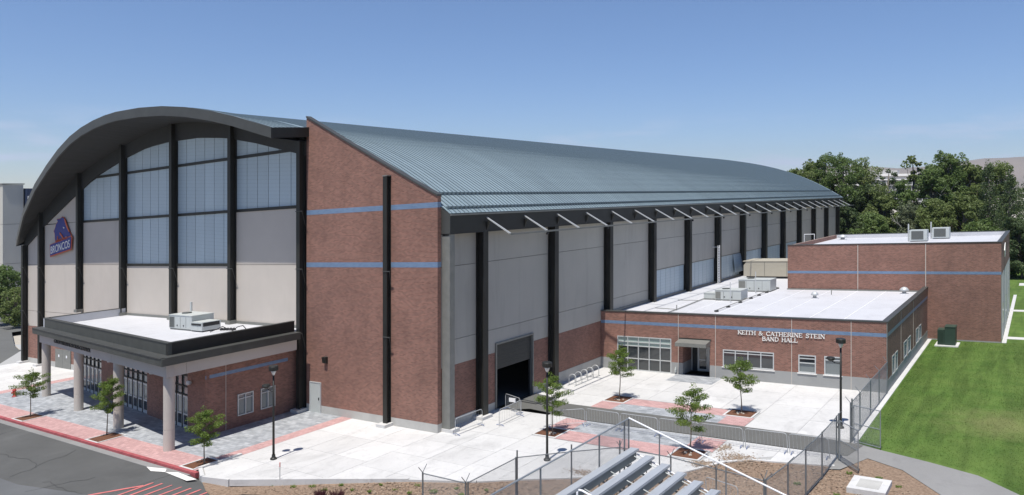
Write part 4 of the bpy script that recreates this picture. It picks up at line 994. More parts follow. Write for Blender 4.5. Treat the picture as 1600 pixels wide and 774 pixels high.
# ================================================================ ROOF EQUIPMENT
def rooftop_unit(label, x, y, z, sx, sy, sz, m='unit', group=None, style=0):
    t = thing('rooftop_unit', label, 'air conditioner', (x, y, z), group)
    q = MB(); q.box(x, x+sx, y, y+sy, z+.12, z+sz); q.box(x-.03, x+sx+.03, y-.03, y+sy+.03, z+sz, z+sz+.05); part('cabinet', q, m, t)
    q = MB(); q.box(x+.05, x+sx-.05, y+.05, y+sy-.05, z, z+.12); part('curb', q, 'gray_metal', t)
    if style in (0, 1):
        n_ = max(3, int(sx/.7))
        q = MB()
        for i in range(1, n_): q.box(x+sx*i/n_-.012, x+sx*i/n_+.012, y-.012, y, z+.2, z+sz-.1)
        part('cabinet_seam', q, 'grille', t)
        q = MB(); q.box(x+.06, x+sx*.22, y-.02, y, z+.2, z+sz-.12); part('grille', q, 'grille' if style == 0 else 'gray_metal', t)
        q = MB(); q.lathe((x+sx*.3, y+sy*.5, z+sz+.05), [(.38, 0), (.38, .08), (.3, .09)], 16); part('fan_shroud', q, 'grille', t)
        for i in range(2): q = MB(); q.box(x+sx*(.35+.28*i), x+sx*(.35+.28*i)+.1, y-.03, y, z+.32, z+.42); part('latch', q, 'black', t)
    return t
t = rooftop_unit('large grey air unit on the flat roof of the entrance lobby', -24.95, -4.1, 6.2, 3.2, 1.9, 1.15, style=0)
q = MB(); q.box(-21.7, -20.2, -4.2, -2.6, 6.3, 6.95); part('intake_hood', q, 'unit', t)
q = MB(); q.box(-20.22, -20.18, -4.1, -2.7, 6.62, 6.9); q.box(-21.6, -20.3, -4.23, -4.2, 6.7, 6.85); part('hood_opening', q, 'black', t)
rooftop_unit('pale air unit with a dark shadowed edge, nearest to the band hall front parapet', 5.9, 34.9, 4.62, 2.6, 2.0, 1.0, 'unit', 'air units on the band hall roof', 1)
rooftop_unit('longer pale air unit further back beside the tan duct box', 5.6, 42.8, 4.62, 3.4, 2.2, 1.25, 'unit', 'air units on the band hall roof', 1)
rooftop_unit('small low box unit joined at the left of the nearer air unit', 4.6, 35.3, 4.62, 1.15, 1.2, .62, 'unit', None, 2)
t = thing('duct_housing', 'large tan metal duct housing on the low roof against the taller brick block', 'duct', (4, 57, 4.6))
q = MB(); q.extr([(1.6, 56.8, 4.9), (9.95, 56.8, 4.9), (9.95, 56.8, 6.75), (2.0, 56.8, 6.75), (1.6, 56.8, 6.3)], (0, 4.2, 0)); part('housing', q, 'tan', t)
q = MB(); q.box(1.5, 9.9, 56.75, 61.1, 6.75, 6.82); part('housing_lid', q, 'tan', t)
for x in (4.2, 6.9): q = MB(); q.box(x, x+.04, 56.78, 56.8, 4.95, 6.7); part('panel_seam', q, 'grille', t)
q = MB(); q.box(1.9, 9.6, 57, 60.8, 4.62, 4.9); part('curb', q, 'black', t)
for n_, (x, y, l_) in enumerate(((20.2, 57.2, 'square air unit with a dark grille face on the upper roof, the nearer one'), (21.9, 62.3, 'square air unit with a dark grille on the upper roof, the farther one'))):
    t = thing('rooftop_unit', l_, 'air conditioner', (x, y, 8.9), 'air units on the upper roof')
    q = MB(); q.box(x, x+1.75, y, y+1.5, 9.0, 10.2); part('cabinet', q, 'unit', t)
    q = MB(); q.box(x+.2, x+1.4, y-.02, y, 9.15, 10.08); part('grille', q, 'grille', t)
    q = MB(); q.tube([(x-.12, y+.3, 8.9), (x-.12, y+.3, 10.9)], .07, 8); part('pipe', q, 'alu', t)
def dome_vent(x, y, z, label, r=.32):
    t = thing('roof_ventilator', label, 'ventilator', (x, y, z), 'spun metal ventilators on the roofs')
    q = MB(); q.lathe((x, y, z), [(r*.5, 0), (r*.5, .3), (r*1.05, .34), (r*1.1, .42), (r*.7, .6), (r*.2, .68)], 16); part('cowl', q, 'alu', t, True)
    q = MB(); q.lathe((x, y, z), [(r*1.0, -.02), (r*.9, .06)], 16); part('flange', q, 'white', t)
dome_vent(14.5, 38.4, 4.62, 'shiny round roof ventilator in the middle of the band hall roof'); dome_vent(21.5, 43.6, 4.62, 'shiny round roof ventilator at the back right corner of the band hall roof', .38)
dome_vent(11.9, 63.7, 8.9, 'tall round metal ventilator on the upper roof near the arched hall', .5); dome_vent(6.1, 45.5, 4.62, 'round metal cowl between the two air units')
def pipe(name, label, cat, pts, r, m='alu', group=None):
    q = MB(); q.tube(pts, r, 6); return tag(part(name, q, m, None), label, cat, group)
pipe('vent_pipe', 'thin upright pipe in front of the nearer air unit on the band hall roof', 'pipe', [(7.85, 33.7, 4.6), (7.85, 33.7, 6.6)], .04, group='thin pipes on the roofs')
pipe('vent_pipe', 'thin upright pipe in front of the longer air unit on the band hall roof', 'pipe', [(7.9, 41.4, 4.6), (7.9, 41.4, 6.9)], .04, group='thin pipes on the roofs')
pipe('vent_pipe', 'short pipe near the back edge of the band hall roof', 'pipe', [(15.3, 41.7, 4.6), (15.3, 41.7, 5.1)], .04, 'gray_metal', 'thin pipes on the roofs')
pipe('vent_pipe', 'short post near the left front corner of the band hall roof', 'pipe', [(5.05, 27.4, 4.6), (5.05, 27.4, 5.1)], .04, 'gray_metal', 'thin pipes on the roofs')
pipe('flue_pipe', 'pale round flue standing behind the air unit on the lobby roof', 'pipe', [(-27.6, -.6, 6.2), (-27.6, -.6, 7.9)], .12, 'unit')
gl = thing('gas_line', 'long thin gas pipe on black blocks running across the band hall roof', 'pipe', (8.8, 36, 4.62))
q = MB(); q.tube([(8.85, 27, 4.78), (8.8, 46, 4.78)], .035, 6); q.tube([(8.8, 36, 4.78), (8.0, 36, 4.78)], .03, 6); part('pipe', q, 'gray_metal', gl)
for y in (27.2, 30.2, 33.6, 36.8, 39.4, 42, 45.9): q = MB(); q.box(8.66, 9.0, y, y+.2, 4.62, 4.76); part('block', q, 'black', gl)
gl = thing('roof_cable_line', 'grey conduit running along the low roof beside the arched hall', 'conduit', (4, 33, 4.62))
q = MB(); q.tube([(5.1, 23, 4.7), (5.05, 27.4, 4.7), (4.0, 44, 4.7)], .04, 6); q.tube([(2.6, 28, 4.68), (5.05, 27.4, 4.7)], .03, 5); q.tube([(2.4, 34, 4.68), (4.5, 34, 4.7)], .03, 5); part('conduit', q, 'gray_metal', gl)
hz = thing('roof_hose', 'dark coiled hose lying on the lobby roof beside the air unit', 'hose', (-18.6, -3.2, 6.2))
q = MB(); q.tube([(-19.6, -3.9, 6.23), (-19.2, -3.6, 6.4), (-18.9, -3.3, 6.6), (-18.6, -3.0, 6.35), (-18.3, -2.8, 6.23), (-18.0, -2.6, 6.5), (-17.6, -2.4, 6.6), (-17.4, -2.2, 6.25)], .035, 6)
for k_ in range(5): q.lathe((-19.6+.25*k_, -2.9+.1*k_, 6.2), [(.14, 0), (.16, .12), (.05, .2)], 7)
part('hose', q, 'black', hz)
q = MB(); 
for k_ in range(3): q.box(-25.6+.25*k_, -25.45+.25*k_, -1.5, -1.3, 6.2, 6.35)
tag(part('roof_anchor', q, 'black', None), 'small dark pipe supports on the lobby roof left of the air unit', 'bracket')
# roof hatch rail
rl = thing('hatch_rail', 'white square hatch railing on the upper roof beside the arched hall', 'railing', (8.6, 60, 8.9))
q = MB()
for x in (8.3, 9.5): q.tube([(x, 59.5, 7.6), (x, 59.5, 9.9)], .04, 6)
for z in (7.7, 9.9): q.tube([(8.3, 59.5, z), (9.5, 59.5, z)], .04, 6)
part('rail', q, 'whitep', rl)
q = MB(); q.box(8.2, 9.6, 59.2, 61, 4.6, 7.7); part('hatch', q, 'white', rl)

# ================================================================ PLAZA FURNITURE
def lamp_post(label, x, y, h=5.5, side=1):
    t = lt('street_lamp', label, 'lamp post', x, y, 0, 'dark lamp posts around the plaza')
    q = MB(); q.tube([(0, 0, .1), (0, 0, h-.55)], .075, 10, .055); lp('pole', q, 'bronze', t, True)
    q = MB(); q.lathe((0, 0, 0), [(.2, 0), (.2, .08), (.12, .14), (.1, .3)], 12); lp('base', q, 'bronze', t)
    q = MB(); q.lathe((0, 0, h-.56), [(.06, 0), (.14, .2), (.17, .3)], 12); hd = lp('lamp_shade', q, 'alu', t, True)
    q = MB(); q.lathe((0, 0, h-.26), [(.28, 0), (.29, .04), (.29, .22), (.26, .27), (.08, .28)], 16); lp('lamp_head', q, 'bronze', t)
    if side:
        q = MB(); q.tube([(0, 0, h-1.55), (-.35, -.08, h-1.5), (-.5, -.1, h-1.42)], .03, 6); lp('arm', q, 'bronze', t)
        q = MB(); q.lathe((-.55, -.12, h-1.32), [(.08, -.12), (.24, 0), (.26, .06), (.22, .14), (.08, .17)], 12); lp('spotlight', q, 'bronze', t)
    return t
lamp_post('dark lamp post with a small spotlight, in front of the lobby wall windows', -5.57, -8.6, 5.65)
lamp_post('dark lamp post without a spotlight, beside the tree near the open roller door', 9.3, -1.18, 5.6, 0)
lamp_post('dark lamp post with a small spotlight, beside the mesh gate near the lawn', 22.2, 12.13, 5.5)
hy = lt('fire_hydrant', 'small red fire hydrant on the grey paving at the far left', 'hydrant', -42.3, -8.6)
q = MB(); q.lathe((0, 0, 0), [(.2, 0), (.2, .06), (.13, .08), (.13, .5), (.17, .52), (.17, .58), (.12, .66), (.04, .74)], 12); lp('barrel', q, 'hydrant', hy, True)
q = MB(); q.tube([(-.26, 0, .42), (.26, 0, .42)], .07, 8); q.tube([(0, -.24, .38), (0, 0, .38)], .08, 8); lp('outlet', q, 'hydrant', hy)
q = MB(); q.tube([(0, 0, 0), (.01, 0, 1.1)], .022, 6); st = lt('survey_stake', 'thin pale stake with an orange tip in the wood chips', 'stake', -2.14, -10.75, -.36); lp('stake', q, 'galv', st)
q = MB(); q.tube([(.01, 0, 1.1), (.01, 0, 1.35)], .03, 6); lp('tip', q, 'orange_stake', st)
# crowd barriers: local frame along +X, length ln
def barrier(label, x0, y0, x1, y1, h=1.1):
    ln = math.hypot(x1-x0, y1-y0)-.06; an = math.atan2(y1-y0, x1-x0)
    t = link('crowd_barrier', None); t.location = (x0, y0, A*x0+.01); t.rotation_euler = (0, -math.atan(A*math.cos(an)), an)
    tag(t, label, 'barrier', 'steel crowd barriers')
    q = MB(); r_ = .15
    q.tube([(.0, 0, .0), (0, 0, h-r_), (.045, 0, h-.045), (r_, 0, h), (ln-r_, 0, h), (ln-.045, 0, h-.045), (ln, 0, h-r_), (ln, 0, 0)], .022, 6); q.tube([(0, 0, .2), (ln, 0, .2)], .018, 5); lp('frame', q, 'bar', t)
    q = MB(); n_ = int(ln/.2)
    for i in range(1, n_): q.tube([(ln*i/n_, 0, .2), (ln*i/n_, 0, h)], .006, 4, cap=False)
    o = lp('bars', q, 'bar', t)
    for x in (.12, ln-.12): q = MB(); q.tube([(x, -.3, .03), (x, -.05, .1), (x, .05, .1), (x, .3, .03)], .022, 5); lp('foot', q, 'bfoot', t)
bx = [7.9, 10.45, 13.1, 15.77, 18.35, 20.8, 23.0]; by = [5.83, 5.75, 5.75, 5.81, 5.9, 6.0, 6.05]
bl = ['next to the kinked one', 'behind the peak of the white bleacher rail', 'left of the tree by the wood chips', 'right of the tree by the wood chips', 'mid-row on plain concrete', 'rightmost, behind the mesh fence']
for i in range(6): barrier('crowd barrier on the near road edge, ' + bl[i], bx[i], by[i], bx[i+1]-.05, by[i+1])
barrier('crowd barrier angled past the young tree beside the lamp post, leftmost of the row', 5.9, 4.2, 7.85, 5.8)
barrier('steel crowd barrier standing alone at the brick corner of the hall', 1.45, .1, 1.55, 2.85)
barrier('steel crowd barrier standing out from the open roller door', 2.75, 3.1, 2.6, 5.95)
barrier('steel crowd barrier with a white notice, across the open roller door', .55, 6.9, 2.4, 6.15)
q = MB(); q.box(1.2, 1.75, 6.38, 6.42, .72, 1.0); tag(part('barrier_notice', q, 'whitep', None), 'small white notice hanging on the barrier at the roller door', 'sign')
barrier('steel crowd barrier among the wood chips behind the bleachers', 19.2, -2.5, 21.0, -3.1)
# bike rack: hoops on two rails
br = thing('bike_rack', 'row of five steel bicycle hoops on rails beside the brick wall', 'bike rack', (1.2, 16.8, 0))
me = None
q = MB(); pts = [(1.62, 15.1, 0), (1.62, 15.1, .6)] + [(1.62-.33*(1-math.cos(a_)), 15.1, .6+.33*math.sin(a_)) for a_ in [math.pi*k_/8 for k_ in range(1, 8)]] + [(.96, 15.1, .6), (.96, 15.1, 0)]
q.tube(pts, .03, 6); hm = mesh(q, 'alu', OFF[br], True, True, 'hoop'); copies('hoop', hm, br, [(0, .95*i, 0) for i in range(5)])
for x in (.96, 1.62): q = MB(); q.box(x-.03, x+.03, 14.9, 19.1, .02, .07); part('base_rail', q, 'alu', br)
# door ramp mat
q = MB(); q.slab([(.05, 9.0), (.1, 11.5), (2.2, 10.9), (1.9, 8.8)], .034, .07); o = part('door_ramp', q, 'rubber', None); tag(o, 'black edged ramp plate in front of the roller door', 'ramp')
q = MB(); q.slab([(.1, 9.1), (.15, 11.35), (2.05, 10.8), (1.8, 8.95)], .07, .078); part('ramp_plate', q, 'road', o)
# transformer
tf = thing('transformer_cabinet', 'dark green electrical transformer cabinet on a pad beside the taller brick wall', 'transformer', (25, 43, 0))
q = MB(); q.box(24.2, 26.1, 42.0, 44.3, -.1, .1); part('pad', q, 'slab', tf)
q = MB(); q.box(25.0, 25.85, 42.4, 43.9, .1, 1.75); part('cabinet', q, 'green', tf)
q = MB(); q.box(24.97, 25.88, 42.37, 43.93, 1.75, 1.8); part('lid', q, 'green', tf)
q = MB(); q.box(24.4, 25.0, 42.5, 43.8, .1, 1.5); part('radiator_box', q, 'green', tf)
for i in range(6): q = MB(); q.box(24.42+.09*i, 24.45+.09*i, 42.36, 42.5, .2, 1.45); part('fin', q, 'green', tf)

# ================================================================ CHAIN-LINK FENCES
def wires(P0, P1, z0, z1, sp=.08, r=.0026, za=None):
    """diagonal wires as slim three-sided bars; P0,P1 are ground points (x,y,zbase)"""
    q = MB(); P0 = Vector(P0); P1 = Vector(P1); ln = (P1-P0).xy.length; d = (P1-P0)/ln; h = z1-z0
    nrm = Vector((-d.y, d.x, 0)).normalized()*r
    def pt(s, z): return P0 + d*s + Vector((0, 0, z0+z))
    n_ = int((ln+h)/sp)
    for i in range(n_+1):
        for sg in (1, -1):
            s0 = -h + i*sp
            a_, b_ = (s0, 0), (s0+h, h)
            if a_[0] < 0: a_ = (0, -s0)
            if b_[0] > ln: b_ = (ln, ln-s0)
            if b_[0] <= a_[0]: continue
            if sg < 0: a_, b_ = (ln-a_[0], a_[1]), (ln-b_[0], b_[1])
            p, e_ = pt(*a_), pt(*b_); t_ = Vector((0, 0, r*1.6))
            q.add([p+t_, p-t_*.5+nrm, p-t_*.5-nrm, e_+t_, e_-t_*.5+nrm, e_-t_*.5-nrm], [(0, 1, 4, 3), (1, 2, 5, 4), (2, 0, 3, 5)])
    return q
def fence(label, pts, h=2.25, arms='y', toprail=True, z0=0.0, postext=0):
    t = thing('chain_link_fence', label, 'fence', (*pts[0], 0), 'chain link fences')
    for i, (x, y) in enumerate(pts):
        q = MB(); q.tube([(x, y, -.5), (x, y, h+.05+postext)], .04, 8); po = part('post', q, 'galvd', t)
        if arms:
            q = MB(); j = min(i, len(pts)-2); d = Vector((pts[j+1][0]-pts[j][0], pts[j+1][1]-pts[j][1])).normalized(); n = Vector((-d.y, d.x))
            if 'y' in arms or '+' in arms: q.tube([(x, y, h+.04), (x+n.x*.28, y+n.y*.28, h+.36)], .018, 5)
            if 'y' in arms or '-' in arms: q.tube([(x, y, h+.04), (x-n.x*.28, y-n.y*.28, h+.36)], .018, 5)
            part('barb_arm', q, 'galvd', po)
    for (x0, y0), (x1, y1) in zip(pts[:-1], pts[1:]):
        if toprail: q = MB(); q.tube([(x0, y0, h), (x1, y1, h)], .024, 6); part('top_rail', q, 'galvd', t)
        q = MB(); q.tube([(x0, y0, .08), (x1, y1, .08)], .012, 4); part('bottom_wire', q, 'galvd', t)
        o = part('wire_mesh', wires((x0, y0, 0), (x1, y1, 0), .05, h), 'wire', t); o['kind'] = 'stuff'
    return t
fence('chain link fence between the open gates and the band hall corner', [(23.3, 9.3), (23.3, 12.05), (23.28, 15.6), (23.3, 18.6), (23.3, 21.9)], 2.3, '+')
fence('chain link fence with barbed arms from the gate down to the wood chip bed', [(23.2, 6.2), (23.2, 2.9), (23.1, .1), (22.95, -2.4), (22.7, -4.9)], 2.3, '+')
fence('chain link fence with forked arms crossing the wood chips behind the bleachers', [(15.2, -3.7), (18.0, -3.95), (20.4, -4.5), (22.65, -4.95)], 2.3, 'y')
fence('chain link fence running along the plaza edge left of the bleachers', [(11.5, -7.3), (13.4, -5.35), (15.2, -3.7)], 2.3, None, postext=.3)
fence('chain link fence corner with forked arms at the bottom of the picture', [(8.85, -11.15), (11.45, -11.2)], 2.3, 'y')
fence('chain link fence climbing from the forked corner post to the plaza edge', [(11.5, -11.1), (11.5, -7.4)], 2.3, None)
def gate(label, x0, y0, x1, y1, h=2.2):
    t = thing('gate_leaf', label, 'gate', (x0, y0, 0), 'open chain link gate leaves')
    for nm, q_ in (('post', [(x0, y0, -.3), (x0, y0, h+.35)]),): q = MB(); q.tube(q_, .045, 8); part(nm, q, 'galvd', t)
    d = Vector((x1-x0, y1-y0)).normalized()*.12; xa, ya = x0+d.x, y0+d.y
    q = MB(); q.tube([(xa, ya, .12), (xa, ya, h)], .028, 6); q.tube([(x1, y1, .12), (x1, y1, h)], .028, 6)
    for z in (.14, h*.52, h-.02): q.tube([(xa, ya, z), (x1, y1, z)], .024, 6)
    part('gate_frame', q, 'galv', t)
    q = MB(); q.box(x0-.1, x0+.1, y0-.1, y0+.1, h*.92, h*.95); part('hinge', q, 'galvd', t)
    o = part('wire_mesh', wires((xa, ya, 0), (x1, y1, 0), .14, h), 'wire', t); o['kind'] = 'stuff'
gate('open chain link gate leaf swung out over the footpath, nearer the wood chips', 23.35, 6.0, 24.6, 4.45); gate('open chain link gate leaf swung out over the lawn edge', 23.35, 9.45, 24.95, 8.75)

# ================================================================ BLEACHERS
bc = thing('bleachers', 'tall aluminium bleachers seen from behind the top row with chain link back fence', 'bleachers', (22, -20, 0))
ye, yn = -12.0, -34.0; NR = 11
for k_ in range(NR):
    x = 19.9+.61*k_; z = 5.32-.2*k_
    if z < .6: break
    for j in range(4):
        ya = ye-5.5*j; yb = ye-5.5*(j+1)+.006
        q = MB(); q.box(x, x+.31, yb, ya, z-.045, z); q.box(x+.01, x+.03, yb, ya, z-.085, z-.045); q.box(x+.30, x+.32, yb, ya, z-.085, z-.045); part('seat_plank', q, 'plank', bc)
    q = MB(); q.box(x-.01, x+.34, ye, ye+.015, z-.09, z+.003); part('end_cap', q, 'plank', bc)
    q = MB(); q.box(x+.31, x+.53, yn, ye-.05, z-.47, z-.43); part('foot_plank', q, 'plank', bc)
    q = MB(); q.box(x+.27, x+.29, yn, ye-.12, z-.36, z-.10); part('riser_board', q, 'plankshade', bc)
for j in range(13):
    y = ye-.35-1.8*j
    q = MB()
    q.tube([(19.95, y, 5.32-.09), (19.95+.61*(NR-1)+.3, y, 5.32-.2*(NR-1)-.19)], .02, 4)
    q.tube([(19.8, y, 4.78), (19.95+.61*(NR-1)+.6, y, 4.78-.2*(NR-1)-.15)], .035, 4)
    for k_ in range(NR):
        x = 19.95+.61*k_; z = 5.32-.2*k_
        q.tube([(x+.14, y, z-.08), (x+.14, y, z-.5)], .02, 4)
        if k_ % 2 == 0: q.tube([(x+.1, y, z-.5), (x+.1, y, -.2)], .028, 4)
        if k_ % 2 == 0 and j % 2 == 0 and k_ < NR-2: q.tube([(x+.1, y, z-.6), (x+1.3, y, .2)], .018, 4)
    part('support_frame', q, 'galvd', bc)
q = MB()
for j in range(0, 12, 2):
    y = ye-.35-1.8*j
    for k_ in (0, 4, 8): x = 20.05+.61*k_; q.tube([(x, y, 4.4-.2*k_), (x, y-1.8, .1)], .015, 4); q.tube([(x, y-1.8, 4.4-.2*k_), (x, y, .1)], .015, 4)
part('cross_brace', q, 'galvd', bc)
XB = 19.8
for y in (-11.95, -12.3, -14.2, -17.9, -21.6, -25.3):
    q = MB(); q.tube([(XB, y, 2.2 if y < -12 else 3.5), (XB, y, 6.36)], .03 if y < -12 else .028, 6); part('guard_post', q, 'galvd', bc)
q = MB(); q.tube([(XB, -11.95, 6.36), (XB, -34, 6.36)], .028, 8); part('guard_rail', q, 'galv', bc)
q = MB(); q.tube([(XB, -11.95, 5.2), (XB, -34, 5.2)], .024, 6); part('guard_rail', q, 'galvd', bc)
o = part('wire_mesh', wires((XB, -12, 0), (XB, -32, 0), 5.22, 6.34, .065), 'wire', bc); o['kind'] = 'stuff'
q = MB(); q.tube([(XB, -11.95, 6.38), (XB+.61*12, -11.95, 6.38-.2*12)], .03, 8); part('side_rail', q, 'whitep', bc)
q = MB(); q.tube([(XB+.3, -11.9, 5.08), (XB+.61*12, -11.9, 5.0-.2*12+.1)], .03, 8); part('side_rail', q, 'whitep', bc)
for k_ in (2.0, 6, 10): q = MB(); q.tube([(XB+.61*k_, -11.95, 6.38-.2*k_), (XB+.61*k_, -11.95, 4.9-.2*k_)], .024, 6); part('guard_post', q, 'galvd', bc)
q = MB(); hx, hz_, hy_ = 21.5, 5.0, -18.6
q.tube([(hx, hy_, hz_), (hx, hy_, hz_+1.15), (hx+.06, hy_, hz_+1.22), (hx+.16, hy_, hz_+1.22), (hx+1.6, hy_, hz_+.76), (hx+1.7, hy_, hz_+.66), (hx+1.7, hy_, hz_-.6)], .03, 8); part('aisle_handrail', q, 'whitep', bc)

# ================================================================ TREES
def leafcloud(mb, rr, c, rad, n, ls, flat=.75, shell=.35):
    for _ in range(n):
        while True:
            v = Vector((rr.uniform(-1, 1), rr.uniform(-1, 1), rr.uniform(-1, 1)))
            if v.length < 1 and v.length > .05: break
        v = v.normalized()*(v.length**shell)
        p = Vector(c) + Vector((v.x*rad[0], v.y*rad[1], v.z*rad[2]))
        n_ = (v*.6 + Vector((rr.gauss(0, .6), rr.gauss(0, .6), rr.gauss(.35, .6)))).normalized()
        u = n_.cross(Vector((rr.uniform(-1, 1), rr.uniform(-1, 1), rr.uniform(-1, 1)))).normalized(); w2 = n_.cross(u); s_ = ls*rr.uniform(.6, 1.25)
        mb.add([p-u*s_, p-w2*s_*.5, p+u*s_, p+w2*s_*.5], [(0, 1, 2, 3)])
def young_tree(label, x, y, h, cr, seed, clear=.42):
    rr = random.Random(seed); t = lt('young_tree', label, 'tree', x, y, 0, 'young trees in mulch pits')
    q = MB(); lx, ly = rr.uniform(-.05, .05), rr.uniform(-.05, .05)
    def tp(z): return Vector((lx*z + .03*math.sin(z*2+seed), ly*z, z))
    q.tube([tp(h*i/8) for i in range(8)], .045, 7, .012); 
    f = MB(); nb = 17
    for i in range(nb):
        z = h*(clear+(.93-clear)*i/(nb-1)); az_ = i*2.4+rr.uniform(-.4, .4)
        prof_ = math.sin(math.pi*min(1, ((z/h-clear)/(1-clear))*.78+.22))**.8
        ln = cr*prof_*rr.uniform(.7, 1.12); p0 = tp(z)
        d = Vector((math.cos(az_), math.sin(az_), rr.uniform(.15, .5)))
        p1 = p0+d*ln*.55; p2 = p0+Vector((d.x, d.y, d.z*.75))*ln
        q.tube([p0, p1, p2], .014, 4, .004)
        for k_ in range(7):
            b = p0.lerp(p2, .28+.72*k_/6); leafcloud(f, rr, b+Vector((0, 0, -.03)), (.26, .26, .17), int(40+rr.random()*18), .05, shell=.8)
    leafcloud(f, rr, tp(h*.98), (.22, .22, .34), 60, .055, shell=.8)
    lp('trunk', q, 'trunk', t, True); lp('crown', f, 'leaf', t)
    return t
young_tree('young tree by the red kerb near the hydrant, farthest left', -32.5, -11.2, 3.6, 1.25, 1, .45)
young_tree('young tree by the red kerb in front of the second porch column', -21.2, -10.85, 4.0, 1.15, 2, .42)
young_tree('young tree at the near end of the kerb beside the low concrete wall', -8.6, -11.25, 3.3, 1.0, 3, .38)
young_tree('young tree in the mulch pit beside the lamp post without a spotlight', 6.8, 3.4, 3.7, 1.15, 4, .36)
young_tree('young tree in front of the band hall gridded window', 6.76, 12.7, 3.9, 1.15, 5, .45)
young_tree('young tree in the mulch pit nearest the wood chips behind the barriers', 15.9, 3.6, 3.8, 1.25, 6, .38)
young_tree('young tree standing alone in front of the four-part band hall window', 15.8, 12.9, 3.6, 1.2, 7, .42)
for i, (x, y, n_) in enumerate(((6.8, 3.4, 0), (15.9, 3.6, 1), (6.76, 12.7, 2), (15.8, 12.9, 3))):
    q = MB(); rr = random.Random(i)
    for k_ in range(9): q.lathe((x+rr.uniform(-.3, .3), y-.15+rr.uniform(-.25, .2), .015), [(rr.uniform(.05, .1), 0), (.04, .05)], 6)
    tag(part('pit_stones', q, 'pebble', None), 'pale stones round the foot of the tree', None, None, 'stuff')

def big_tree(label, x, y, h, cw, seed, lm='leafa', clumps=26, per=230, ls=.34, base=.12, conif=False, group='tall trees behind the halls', bare=0):
    rr = random.Random(seed); t = lt('leafy_tree' if not conif else 'conifer_tree', label, 'tree', x, y, -A*x*0, group)
    q = MB(); f = MB()
    q.tube([(0, 0, 0), (.3*math.sin(seed), .2, h*.35), (.5*math.sin(seed*2), -.2, h*.65), (0, 0, h*.93)], h*.022, 7, .06)
    if conif:
        nl = 13
        for i in range(nl):
            z = h*(base+(1-base)*i/nl); r_ = cw*(1-(i/nl)**1.15)*.98+.3
            m_ = max(3, int(7*(1-i/nl)+2))
            for k_ in range(m_):
                a_ = 6.283*k_/m_+rr.uniform(-.4, .4); rr_ = r_*rr.uniform(.45, .95); c_ = (math.cos(a_)*rr_*.75, math.sin(a_)*rr_*.75, z+rr.uniform(-.4, .4))
                leafcloud(f, rr, c_, (r_*.36+.3, r_*.36+.3, .9), int(per*.5), ls*.8, shell=.6)
                q.tube([(0, 0, z-.5), c_], .06, 4, .02)
        leafcloud(f, rr, (0, 0, h*.97), (.5, .5, 1.2), 90, ls*.8)
    else:
        for i in range(clumps):
            u_ = (i+.5)/clumps; z = h*(base+.1+(.86-base)*u_); 
            w_ = cw*(math.sin(math.pi*min(1, .16+u_*.80))**.7); a_ = i*2.39996+rr.uniform(-.5, .5); r_ = w_*math.sqrt(rr.uniform(.08, .95))
            c_ = Vector((math.cos(a_)*r_*.85, math.sin(a_)*r_*.85, z+rr.uniform(-.06, .06)*h)); s_ = cw*rr.uniform(.20, .36)
            leafcloud(f, rr, c_, (s_*rr.uniform(.9, 1.3), s_*rr.uniform(.9, 1.3), s_*rr.uniform(.6, .95)), int(per*rr.uniform(.7, 1.3)), ls, shell=.55)
            m0 = Vector((0, 0, z*.55+h*.06)); q.tube([m0, m0.lerp(c_, .5)+Vector((rr.uniform(-.4, .4), rr.uniform(-.4, .4), -.2)), c_+Vector((0, 0, s_*.2))], .13, 5, .035)
            # small outer sprays break the outline
            for _ in range(4):
                v = Vector((rr.gauss(0, 1), rr.gauss(0, 1), rr.gauss(.4, .8))).normalized(); leafcloud(f, rr, c_+v*s_*1.1, (s_*.3, s_*.3, s_*.22), int(per*.10), ls*.9)
    if bare:
        b = MB()
        for i in range(bare):
            a_ = rr.uniform(0, 6.28); z = h*rr.uniform(.45, .8); p0 = Vector((0, 0, z*.7)); e_ = Vector((math.cos(a_)*cw*1.0, math.sin(a_)*cw*1.0, z+h*.12))
            m0 = p0.lerp(e_, .55)+Vector((0, 0, rr.uniform(-.8, .8))); b.tube([p0, m0, e_], .16, 5, .03)
            for _ in range(4): s0 = m0.lerp(e_, rr.random()); b.tube([s0, s0+Vector((rr.uniform(-1.5, 1.5), rr.uniform(-1.5, 1.5), rr.uniform(.2, 1.8)))], .04, 4, .012)
        lp('bare_limbs', b, 'bare', t)
    lp('trunk', q, 'trunkd', t, True); lp('crown', f, lm, t)
    return t
